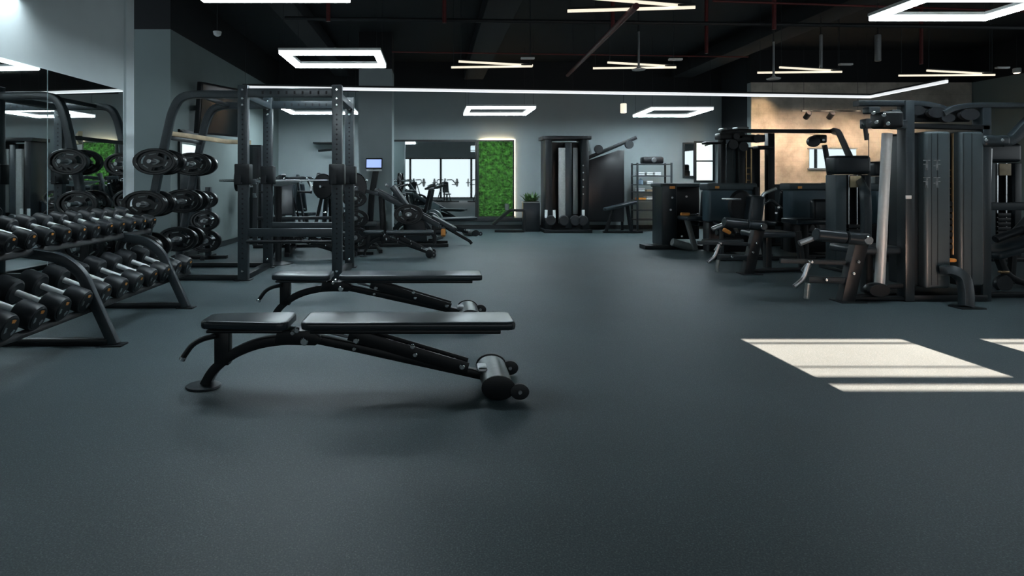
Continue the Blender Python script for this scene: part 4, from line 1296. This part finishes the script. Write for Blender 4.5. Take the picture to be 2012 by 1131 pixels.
# ------------------------------------------------------------------ right side: tall cable tower
Y = 6.1
t = T('cable_machine', 'large cable machine with tall grey shrouds and exercise pictograms', 'exercise machine', (5.2, Y, 0))
def Q(px, py, dy=0.0):
    return P(px, py, Y + dy)
G, K = 'grey_metal', 'black_metal'
xl = Q(1780, 0).x; xr = Q(1933, 0).x
MB().span((xl - 0.05, Y - 0.06, 0), (xl + 0.045, Y + 0.06, Q(0, 198).z), 0.008).build('front_post', G, t)
MB().span((xr - 0.045, Y - 0.04, 0), (xr + 0.045, Y + 0.08, Q(0, 203).z), 0.008).build('front_post', G, t)
MB().span((5.32, Y + 0.5, 0), (5.40, Y + 0.6, Q(0, 215).z), 0.008).build('rear_post', K, t)
MB().sweep([Q(1682, 203), Q(1760, 203), Q(1815, 204), Q(1850, 213, 0.05), Q(1868, 226, 0.08)], 0.09, 0.055, fillet=0.15).build('top_beam', G, t)
MB().sweep([Q(1848, 224, -0.02), Q(1870, 212), Q(1905, 207), Q(2060, 207)], 0.09, 0.055, fillet=0.15).build('top_beam', G, t)
MB().sweep([Q(1775, 247), Q(1938, 251)], 0.08, 0.05).build('cross_beam', K, t)
# shrouds
def shroud(px0, px1, py0, py1, y0, y1, name, m, bev=0.03):
    a, c = Q(px0, py1), Q(px1, py0)
    return MB().box(((a.x + c.x) / 2, (y0 + y1) / 2, (a.z + c.z) / 2), (c.x - a.x, y1 - y0, c.z - a.z), bevel=bev, seg=4).build(name, m, t)


s1 = shroud(1806, 1856, 259, 564, Y - 0.08, Y + 0.34, 'shroud', 'shroud')
shroud(1787, 1808, 260, 562, Y + 0.0, Y + 0.30, 'side_cover', 'shroud_dark')
s2 = shroud(1878, 1926, 259, 560, Y - 0.05, Y + 0.34, 'shroud', 'shroud')
for sh, px0, px1 in ((s1, 1830, 1831), (s1, 1842, 1843), (s2, 1893, 1894), (s2, 1909, 1910)):
    dy = -0.081 if sh is s1 else -0.051
    a, c = Q(px0, 560, dy), Q(px1, 262, dy)
    MB().span((a.x, Y + dy - 0.0015, a.z), (c.x, Y + dy + 0.002, c.z)).build('groove', 'shroud_dark', sh, False)
shroud(1856, 1879, 264, 566, Y + 0.10, Y + 0.28, 'stack_housing', 'skin_black', 0.005)
for px in (1859, 1872):
    MB().cyl(Q(px, 262, 0.04), Q(px, 500, 0.04), 0.015, 12).build('guide_rod', 'bronze', t)
for k in range(8):
    a = Q(1866, 400 + k * 12, 0.06)
    MB().box(a, (0.085, 0.06, 0.05), bevel=0.006).build('weight_block', K, t)
for k in range(5):
    MB().box(Q(1866, 334 + k * 12, 0.055), (0.065, 0.02, 0.012), bevel=0.002).build('scale_mark', 'bronze', t)
MB().span(Q(1855, 478, 0.0), Q(1859, 520, 0.03), 0.002).build('stack_plate', 'steel', t)
MB().box(Q(1870, 511, -0.02), (0.075, 0.05, 0.04), bevel=0.015).build('selector_pin', 'orange', t)
# pictograms: small white exercise figures drawn as flat shapes on the shroud
for (px, py, v) in ((1821, 324, 0), (1841, 324, 1), (1821, 358, 2), (1841, 358, 3)):
    c = Q(px, py, -0.083); pg = MB()
    yy = Y - 0.0835
    def bar(x0, z0, x1, z1):
        pg.span((c.x + x0, yy, c.z + z0), (c.x + x1, yy + 0.003, c.z + z1))
    bar(-0.035, 0.045, 0.035, 0.052)
    bar(-0.008, 0.020, 0.012, 0.040)
    bar(-0.012, -0.030, 0.012, 0.016)
    bar(-0.012, -0.055, -0.004, -0.030)
    bar(0.004, -0.055, 0.012, -0.030)
    if v % 2 == 0:
        bar(-0.034, 0.004, -0.012, 0.012)
    else:
        bar(0.012, 0.004, 0.036, 0.012); bar(-0.034, -0.012, -0.012, -0.005)
    bar(-0.003, 0.0, 0.003, 0.05)
    pg.build('pictogram', 'steel', s1, False)
MB().box(Q(1785, 387, -0.065), (0.06, 0.01, 0.035), bevel=0.003).build('badge', 'white_plastic', t)
# base
MB().span((xl, Y - 0.05, 0.0), (xr, Y + 0.4, 0.07), 0.01).build('base', K, t)
MB().sweep([Q(1850, 530, -0.1), Q(1872, 531, -0.18), Q(1893, 545, -0.25), Q(1899, 575, -0.3), (5.26, Y - 0.33, 0.01)], 0.09, 0.10, fillet=0.1).build('curved_foot', G, t)
MB().span((5.14, Y - 0.42, 0), (5.38, Y - 0.26, 0.012), 0.003).build('foot_plate', K, t)
MB().sweep([(Q(1668, 0).x, Y + 0.0, 0.03), (xl - 0.05, Y, 0.03)], 0.08, 0.035).build('floor_rail', K, t)
# left chrome column with pulley carriage
MB().cyl(Q(1743, 262), Q(1728, 562), 0.046, 24, 0.02).build('chrome_column', 'satin', t)
MB().lathe([(0.04, -0.05), (0.105, -0.05), (0.12, -0.03), (0.12, 0.03), (0.105, 0.05), (0.04, 0.05)], Q(1722, 569, -0.08), (0, 1, 0), 26, (1, 1, 0.6)).build('pulley_wheel', K, t)
MB().sweep([Q(1735, 563), Q(1775, 560)], 0.06, 0.045).build('lower_bracket', K, t)
car = MB().box(Q(1742, 236, -0.02), (0.22, 0.20, 0.17), bevel=0.03, seg=3).build('pulley_carriage', K, t)
for (px, py, sx, sz) in ((1712, 217, 0.12, 0.07), (1700, 243, 0.05, 0.10), (1765, 245, 0.12, 0.09), (1755, 222, 0.10, 0.06)):
    MB().box(Q(px, py, -0.04), (sx, 0.10, sz), bevel=0.012).build('pulley_block', G, car)
for (px, py) in ((1722, 240), (1737, 226), (1745, 243), (1716, 222)):
    MB().cyl(Q(px, py, -0.15), Q(px, py, -0.11), 0.02, 12).build('bolt', 'chrome', car)
MB().sweep([Q(1695, 246, -0.05), Q(1712, 240, -0.05)], 0.014, n=8).build('lever', 'grey_metal', car)
MB().sweep([Q(1700, 250, -0.05), Q(1703, 275, -0.05)], 0.02, n=8).build('cable_end', 'rubber', car)
MB().cyl(Q(1707, 262, -0.05), Q(1707, 330, -0.05), 0.004, 6).build('cable', K, car)
# pulleys at the top centre
for (px, py, r) in ((1800, 217, 0.06), (1838, 221, 0.07), (1903, 225, 0.075), (1860, 232, 0.055)):
    MB().lathe([(0.012, -0.022), (r, -0.022), (r * 0.85, 0), (r, 0.022), (0.012, 0.022)], Q(px, py, -0.03), (0, 1, 0), 26, (1.3, 1, 0.8)).build('pulley', 'rubber', t)
MB().span(Q(1790, 214, 0.1), Q(1900, 240, 0.14), 0.01).build('top_plate', K, t)
# right chrome column, pivoting arm
MB().cyl(Q(1940, 292, 0.02), Q(1930, 555, 0.02), 0.040, 24, 0.02).build('chrome_column', 'satin', t)
MB().cyl(Q(1929, 546, 0.02), Q(1929, 560, 0.02), 0.05, 18).build('collar', 'steel', t)
MB().box(Q(1953, 277, -0.03), (0.28, 0.10, 0.12), bevel=0.04, seg=4).build('pivot_block', G, t)
MB().sweep([Q(1965, 279, -0.03), Q(1985, 277, -0.03), Q(2012, 248, -0.03), Q(2050, 210, -0.03)], 0.08, 0.10, fillet=0.06).build('swing_arm', G, t)
for (px, py) in ((1938, 275), (1970, 275)):
    MB().cyl(Q(px, py, -0.09), Q(px, py, -0.075), 0.016, 12).build('bolt', 'chrome', t)
MB().sweep([Q(1945, 405, 0.25), Q(2070, 405, 0.25)], 0.06, 0.085).build('middle_beam', G, t)
MB().sweep([(xr, Y + 0.2, 0.03), (Q(2070, 0).x, Y + 0.2, 0.03)], 0.07, 0.05).build('floor_rail', K, t)

# incline seat bench at the picture edge
Y2 = 6.9
t = T('incline_bench', 'dark padded incline bench beside the chrome column at picture edge', 'bench', (P(1985, 0, Y2).x, Y2, 0))
MB().box(P(1985, 486, Y2), (0.62, 0.36, 0.09), rot=(0, math.radians(-17), 0), bevel=0.035, seg=4).build('seat_pad', 'vinyl', t)
MB().box(P(2035, 440, Y2 + 0.1), (0.60, 0.36, 0.09), rot=(0, math.radians(-48), 0), bevel=0.035, seg=4).build('back_pad', 'vinyl', t)
MB().sweep([P(1960, 500, Y2), P(1975, 540, Y2), (P(2010, 0, Y2).x, Y2, 0.04), (P(2060, 0, Y2).x, Y2, 0.04)], 0.07, 0.07, fillet=0.1).build('frame', K, t)
MB().sweep([P(1990, 500, Y2), (P(1985, 0, Y2).x, Y2, 0.04)], 0.06, 0.06).build('leg', K, t)
MB().lathe([(0.02, -0.03), (0.09, -0.03), (0.10, 0), (0.09, 0.03), (0.02, 0.03)], P(1970, 556, Y2 - 0.2) , (0, 1, 0), 22).build('wheel', 'rubber', t)
MB().box(P(1972, 534, Y2 - 0.2), (0.10, 0.05, 0.03), bevel=0.01).build('lever', 'bronze', t)
MB().cyl(P(1955, 470, Y2 + 0.1), P(2010, 450, Y2 + 0.1), 0.045, 16).build('roller', 'rubber', t)

# tower behind the picture-edge bench
def make_tower(label, grp, w=0.50, h=1.60):
    t = T('weight_tower', label, 'exercise machine', (0, 0, 0), grp)
    b = MB()
    b.prism([(-w / 2, 0.05), (-w / 2, h - 0.10), (-w / 2 + 0.05, h - 0.02), (-w / 2 + 0.12, h), (w / 2 - 0.12, h), (w / 2 - 0.05, h - 0.02), (w / 2, h - 0.10), (w / 2, h - 0.30), (-w / 2 + 0.002, h - 0.301)][:9], -0.16, 0.16, bevel=0.004) if False else None
    MB().box((0, 0, h - 0.13), (w, 0.24, 0.26), bevel=0.05, seg=4).build('top_cover', 'shroud_dark', t)
    MB().box((-w * 0.34, 0, (h - 0.26) / 2), (w * 0.30, 0.22, h - 0.28), bevel=0.012).build('side_cover', 'shroud', t)
    MB().box((w * 0.40, 0, (h - 0.26) / 2), (w * 0.18, 0.22, h - 0.28), bevel=0.012).build('side_cover', 'shroud_dark', t)
    MB().box((w * 0.07, 0.10, (h - 0.26) / 2), (w * 0.52, 0.04, h - 0.28)).build('rear_panel', 'skin_black', t)
    for sx in (-0.03, 0.14):
        MB().cyl((w * sx * 1.4, -0.04, 0.06), (w * sx * 1.4, -0.04, h - 0.27), 0.012, 12).build('guide_rod', 'chrome', t)
    for k in range(9):
        MB().box((w * 0.06, -0.04, 0.12 + k * 0.062), (w * 0.34, 0.11, 0.055), bevel=0.004).build('weight_block', K, t)
    MB().box((w * 0.06, -0.105, h - 0.36), (w * 0.30, 0.01, 0.16), bevel=0.002).build('instruction_card', 'wood', t)
    MB().box((0, 0, 0.025), (w, 0.5, 0.05), bevel=0.01).build('base', K, t)
    return t


TG = 'slim weight towers'
tw = make_tower('rounded dark weight tower behind the leg extension roller', TG)
tw.location = (5.82, 8.2, 0)
dup(tw, (P(1995, 0, 9.0).x, 9.3, 0), 'weight tower behind the incline bench at the picture edge', TG, scale=(1.2, 1, 1.15))
dup(tw, (P(1765, 0, 10.5).x, 10.8, 0), 'distant weight tower seen past the chrome column', TG, scale=(1.1, 1, 1.0))

# ------------------------------------------------------------------ leg extension machines (two alike)
def make_leg_machine(label, grp):
    """front post foot at origin, roller on top, shin pads to the -x side"""
    t = T('leg_extension', label, 'exercise machine', (0, 0, 0), grp)
    MB().sweep([(-0.06, 0, 0.0), (0.02, 0, 0.35), (0.09, 0, 0.62)], 0.10, 0.14, fillet=0.1).build('front_post', K, t)
    MB().span((-0.16, -0.10, 0), (0.10, 0.10, 0.012), 0.003).build('foot_plate', K, t)
    r_ = MB().cyl((-0.40, -0.05, 0.70), (-0.10, -0.05, 0.67), 0.066, 22).cyl((-0.09, -0.05, 0.668), (0.14, -0.05, 0.645), 0.066, 22).build('thigh_roller', 'vinyl', t)
    MB().cyl((0.10, -0.125, 0.645), (0.10, -0.105, 0.645), 0.045, 18).build('roller_cap', 'chrome', r_)
    MB().sweep([(-0.52, 0.02, 0.60), (-0.38, 0, 0.66)], 0.03, n=10).build('side_grip', 'steel', t)
    MB().sweep([(0.0, 0, 0.22), (-0.45, 0, 0.23)], 0.06, 0.07).build('lower_arm', G, t)
    MB().sweep([(-0.05, 0.02, 0.40), (-0.72, 0.02, 0.42)], 0.03, 0.05).build('lever_arm', 'grey_metal', t)
    MB().sweep([(-0.45, -0.02, 0.40), (-0.50, -0.02, 0.24), (-0.60, -0.02, 0.16)], 0.022, n=10, fillet=0.05).build('shin_bar', 'steel', t)
    MB().cyl((-0.50, -0.06, 0.04), (-0.48, -0.06, 0.20), 0.026, 14).build('shin_grip', 'silver_paint', t)
    MB().cyl((-0.46, 0.05, 0.30), (-0.40, 0.05, 0.38), 0.03, 14).build('shin_grip', 'silver_paint', t)
    for (x, z) in ((-0.02, 0.30), (0.03, 0.42), (-0.3, 0.235), (-0.45, 0.42)):
        MB().cyl((x, -0.08, z), (x, -0.03, z), 0.016, 10, 0.3).build('bolt', 'chrome', t)
    s = MB(); s.box((0.35, 0.25, 0.52), (0.55, 0.42, 0.08), bevel=0.03, seg=4); s.build('seat', 'vinyl', t)
    MB().sweep([(0.0, 0.1, 0.03), (0.85, 0.25, 0.03)], 0.07, 0.05).build('base_rail', K, t)
    MB().sweep([(0.35, 0.25, 0.05), (0.35, 0.25, 0.50)], 0.09, 0.08).build('seat_post', K, t)
    MB().sweep([(0.85, 0.27, 0.04), (0.80, 0.30, 0.55)], 0.07, 0.07).build('rear_post', K, t)
    return t


LG = 'leg extension machines with shin bars'
lm = make_leg_machine('leg extension machine with pale roller cap, nearest the cable machine', LG)
lm.location = (4.33, 6.06, 0)
dup(lm, (4.28, 7.85, 0), 'leg extension machine farther back, before the low shrouded machines', LG)

# ------------------------------------------------------------------ low machines with broad covers
def make_low(label, grp, cover='shroud_blue'):
    t = T('shrouded_machine', label, 'exercise machine', (0, 0, 0), grp)
    MB().box((0, 0.0, 0.86), (0.78, 0.26, 0.62), bevel=0.05, seg=4).build('shroud', cover, t)
    MB().box((0, 0.0, 1.15), (0.84, 0.32, 0.12), bevel=0.03, seg=4).build('top_cover', 'shroud', t)
    MB().box((0.08, -0.165, 1.075), (0.48, 0.02, 0.05), bevel=0.008).build('lip', 'silver_paint', t) if False else None
    MB().box((0, 0.02, 0.30), (0.74, 0.24, 0.50), bevel=0.03).build('lower_cover', 'skin_black', t)
    MB().box((-0.26, -0.163, 1.14), (0.07, 0.012, 0.04), bevel=0.004).build('badge', 'orange', t)
    MB().box((0.38, -0.16, 0.60), (0.07, 0.12, 1.10), bevel=0.02).build('edge_post', K, t)
    s = MB(); s.box((-0.05, 0.65, 0.48), (0.50, 0.42, 0.08), bevel=0.03, seg=4); s.build('seat', 'vinyl', t)
    MB().sweep([(-0.05, 0.60, 0.05), (-0.05, 0.60, 0.44)], 0.10, 0.09).build('seat_post', K, t)
    MB().box((-0.05, 0.40, 0.80), (0.46, 0.08, 0.55), rot=(math.radians(10), 0, 0), bevel=0.03, seg=4).build('backrest', 'vinyl', t)
    MB().sweep([(-0.45, -0.42, 0.03), (0.5, -0.42, 0.03)], 0.07, 0.05).build('base_rail', K, t)
    MB().sweep([(0, -0.42, 0.03), (0, 0.75, 0.03)], 0.08, 0.05, nrm=(1, 0, 0)).build('base_rail', K, t)
    MB().sweep([(-0.30, -0.15, 0.56), (-0.30, -0.38, 0.50), (-0.30, -0.40, 0.05)], 0.05, 0.05, nrm=(1, 0, 0), fillet=0.06).build('front_frame', G, t)
    for x in (-0.20, 0.22):
        MB().cyl((x - 0.15, -0.32, 0.40), (x + 0.13, -0.32, 0.36), 0.05, 18).build('ankle_pad', 'vinyl', t)
    MB().sweep([(0.0, -0.15, 0.55), (0.0, -0.32, 0.38)], 0.05, 0.05, nrm=(1, 0, 0)).build('ankle_lever', 'steel', t)
    for (x, z) in ((0.38, 0.95), (0.38, 0.75), (0.38, 0.50), (-0.1, 0.62), (0.15, 0.60)):
        MB().cyl((x, -0.235, z), (x, -0.21, z), 0.018, 10).build('bolt', 'steel', t)
    return t


SG = 'low shrouded weight machines'
lw = make_low('low blue-grey shrouded machine with wide cover, second from the aisle', SG)
lw.location = (P(1430, 0, 9.95).x, 9.95, 0)
dup(lw, (P(1590, 0, 9.9).x, 9.9, 0), 'low blue-grey shrouded machine in front of the glowing plaster wall', SG)
dup(lw, (P(1762, 0, 9.4).x, 9.4, 0), 'low shrouded machine glimpsed between chrome column and dark post', SG)
dup(lw, (8.6, 12.2, 0), 'distant shrouded machine near the plaster wall behind the tower', SG, rotz=math.radians(180))
# machine at the aisle with side-on dark cover
Y3 = 10.9
t = T('seated_machine', 'dark seated machine with orange selector standing beside the aisle', 'exercise machine', (P(1335, 0, Y3).x, Y3, 0))
a, c = P(1296, 482, Y3), P(1378, 362, Y3)
MB().box(((a.x + c.x) / 2 - 0.26, Y3 + 0.1, 0.62), (0.28, 0.5, 1.14), bevel=0.03, seg=3).build('side_shroud', 'shroud_dark', t)
MB().box(((a.x + c.x) / 2 + 0.05, Y3 + 0.22, 0.66), (0.70, 0.26, 1.02), bevel=0.03, seg=3).build('rear_shroud', 'skin_black', t)
MB().box(((a.x + c.x) / 2, Y3 + 0.12, 1.17), (0.84, 0.52, 0.07), bevel=0.02, seg=3).build('top_cover', 'shroud', t)
MB().box(P(1321, 368, Y3 - 0.15), (0.10, 0.01, 0.05), bevel=0.004).build('badge', 'orange', t)
MB().box(P(1346, 421, Y3 - 0.3), (0.16, 0.08, 0.07), bevel=0.02).build('selector', 'orange', t)
MB().sweep([P(1355, 421, Y3 - 0.3), P(1372, 421, Y3 - 0.3)], 0.012, n=8).build('selector_rod', 'chrome', t)
for (px, py) in ((1321, 388), (1318, 412), (1349, 386), (1372, 420), (1340, 464)):
    MB().cyl(P(px, py, Y3 - 0.22), P(px, py, Y3 - 0.17), 0.02, 10).build('bolt', 'steel', t)
MB().cyl(P(1320, 475, Y3 - 0.35), P(1358, 486, Y3 - 0.35), 0.07, 20).build('foot_roller', 'silver_paint', t)
MB().sweep([P(1262, 484, Y3 - 0.1) * Vector((1, 1, 0)) + Vector((0, 0, 0.04)), (P(1400, 0, Y3).x, Y3 - 0.1, 0.04)], 0.30, 0.07).build('base', K, t)
MB().box(P(1365, 428, Y3 - 0.45), (0.46, 0.42, 0.08), bevel=0.03, seg=4).build('seat', 'vinyl', t)
MB().sweep([P(1350, 432, Y3 - 0.45), (P(1345, 0, Y3).x, Y3 - 0.45, 0.02)], 0.08, 0.08).build('seat_post', 'silver_paint', t)

# ------------------------------------------------------------------ multi station with overhead beam
Y4 = 11.35
t = T('multi_station', 'tall dark pulldown station with long overhead beam and hanging pulley', 'exercise machine', (P(1468, 0, Y4).x, Y4, 0))
def R_(px, py, dy=0.0, yy=None):
    return P(px, py, (yy or Y4) + dy)
for (px, w) in ((1419, 0.10), (1455, 0.12), (1513, 0.13)):
    x = R_(px, 0).x
    MB().span((x - w / 2, Y4 - 0.05, 0), (x + w / 2, Y4 + 0.08, R_(0, 262).z), 0.008).build('post', K, t)
a, c = R_(1430, 470), R_(1453, 282)
MB().box(((a.x + c.x) / 2, Y4 + 0.16, (a.z + c.z) / 2), (c.x - a.x, 0.2, c.z - a.z), bevel=0.02).build('shroud', 'shroud', t)
a, c = R_(1462, 470), R_(1504, 288)
MB().box(((a.x + c.x) / 2, Y4 + 0.22, (a.z + c.z) / 2), (c.x - a.x, 0.10, c.z - a.z), bevel=0.02).build('rear_shroud', 'shroud_dark', t)
for px in (1466, 1476):
    MB().cyl(R_(px, 292), R_(px, 440), 0.014, 10).build('guide_rod', 'bronze', t)
for k in range(6):
    MB().box(R_(1471, 330 + k * 12, 0.04), (0.12, 0.03, 0.03), bevel=0.004).build('scale_mark', 'bronze', t)
for k in range(8):
    MB().box(R_(1471, 385 + k * 8, 0.06), (0.14, 0.10, 0.065), bevel=0.006).build('weight_block', K, t)
MB().sweep([R_(1415, 262), R_(1440, 257), R_(1640, 258)], 0.09, 0.07, fillet=0.1).build('overhead_beam', K, t)
for (px, py, sx, sz, m) in ((1432, 268, 0.45, 0.12, K), (1470, 272, 0.55, 0.14, K), (1455, 252, 0.22, 0.05, 'silver_paint'), (1420, 254, 0.08, 0.05, 'silver_paint'), (1500, 290, 0.30, 0.07, K), (1398, 281, 0.30, 0.05, K)):
    MB().box(R_(px, py, -0.05), (sx, 0.22, sz), bevel=0.02).build('top_housing', m, t)
MB().sweep([R_(1385, 286, -0.1), R_(1420, 276, -0.1)], 0.014, n=8).build('side_handle', 'steel', t)
for (px, py, r) in ((1440, 284, 0.09), (1460, 288, 0.09), (1488, 272, 0.08), (1446, 268, 0.06)):
    MB().lathe([(0.02, -0.03), (r, -0.03), (r * 0.85, 0), (r, 0.03), (0.02, 0.03)], R_(px, py, -0.18), (0, 1, 0), 22).build('pulley', 'rubber', t)
MB().cyl(R_(1440, 290, -0.18), R_(1440, 330, -0.18), 0.005, 6).build('cable', K, t)
# the far leg of the overhead beam
MB().sweep([R_(1636, 257), R_(1648, 260, -0.3), R_(1700, 376, 0, 7.7), R_(1702, 420, 0, 7.7)], 0.09, 0.10, fillet=0.12).build('sloping_leg', G, t)
MB().sweep([R_(1702, 415, 0, 7.7), (R_(1700, 0, 0, 7.7).x, 7.7, 0.0)], 0.09, 0.10).build('sloping_leg_foot', G, t)
h = MB().box(R_(1610, 273, -0.1), (0.22, 0.14, 0.16), bevel=0.03, seg=3).build('pulley_housing', K, t)
MB().lathe([(0.02, -0.04), (0.10, -0.04), (0.11, 0), (0.10, 0.04), (0.02, 0.04)], R_(1598, 278, -0.2), (0, 1, 0), 24, (1.1, 1, 1)).build('pulley', 'rubber', h)
MB().cyl(R_(1618, 275, -0.21), R_(1618, 275, -0.18), 0.025, 12).build('bolt', 'chrome', h)
MB().sweep([R_(1620, 285, -0.1), R_(1626, 318, -0.1), R_(1632, 358, -0.1)], 0.045, n=12).build('pull_handle', 'rubber', t)
MB().sweep([(R_(1410, 0).x, Y4, 0.03), (R_(1530, 0).x, Y4, 0.03)], 0.3, 0.06).build('base', K, t)
for k, (px, py) in enumerate(((1537, 374), (1536, 385), (1534, 397), (1530, 410), (1535, 420), (1467, 376), (1468, 392), (1530, 436))):
    MB().cyl(R_(px, py, -0.12), R_(px, py, -0.06), 0.022, 10).build('bolt', 'steel', t)
MB().span((R_(1519, 0).x, Y4 - 0.06, 0.05), (R_(1549, 0).x, Y4 + 0.1, R_(0, 362).z), 0.02).build('side_cover', 'shroud', t)

# chest press in the middle of the machine cluster
Y5 = 9.2
t = T('chest_press', 'black chest press with dark round pads before the pulldown station', 'exercise machine', (P(1480, 0, Y5).x, Y5, 0))
def S_(px, py, dy=0.0):
    return P(px, py, Y5 + dy)
MB().lathe([(0.05, -0.04), (0.17, -0.04), (0.20, 0), (0.17, 0.04), (0.05, 0.04)], S_(1455, 405), (0, 1, 0), 28, (1, 1, 1.3)).build('cam_disc', K, t)
MB().box(S_(1475, 412), (0.22, 0.4, 0.46), rot=(0, 0.15, 0), bevel=0.05, seg=4).build('back_pad', 'vinyl', t)
MB().box(S_(1437, 391, -0.2), (0.24, 0.14, 0.03), bevel=0.01).build('top_grip', 'steel', t)
MB().sweep([S_(1470, 385), S_(1490, 400), S_(1500, 380), S_(1525, 370)], 0.025, n=10, fillet=0.05).build('press_arm', 'steel', t)
MB().sweep([S_(1500, 400), S_(1515, 392), S_(1535, 410)], 0.025, n=10, fillet=0.05).build('press_arm', 'grey_metal', t)
MB().sweep([S_(1435, 432), S_(1480, 438), S_(1500, 470), (S_(1505, 0).x, Y5, 0.04)], 0.08, 0.08, fillet=0.08).build('frame', K, t)
MB().sweep([(S_(1400, 0).x, Y5, 0.035), (S_(1600, 0).x, Y5, 0.035)], 0.08, 0.06).build('base_rail', K, t)
MB().box(S_(1428, 454, -0.4), (0.13, 0.05, 0.06), rot=(0, 0.5, 0), bevel=0.02).build('adjuster', 'orange', t)
MB().cyl(S_(1380, 474, -0.5), S_(1460, 474, -0.5), 0.035, 14).build('foot_bar', 'grey_metal', t)
MB().box(S_(1580, 434, 0), (0.5, 0.42, 0.09), bevel=0.03, seg=4).build('seat', 'vinyl', t)
MB().sweep([S_(1580, 440), (S_(1580, 0).x, Y5, 0.04)], 0.09, 0.08).build('seat_post', K, t)
MB().box(S_(1622, 412, 0), (0.46, 0.12, 0.34), bevel=0.05, seg=4).build('head_pad', 'vinyl', t)
for (px, py) in ((1490, 412), (1500, 402), (1470, 440), (1530, 407), (1525, 418)):
    MB().cyl(S_(px, py, -0.15), S_(px, py, -0.09), 0.02, 10).build('bolt', 'chrome', t)
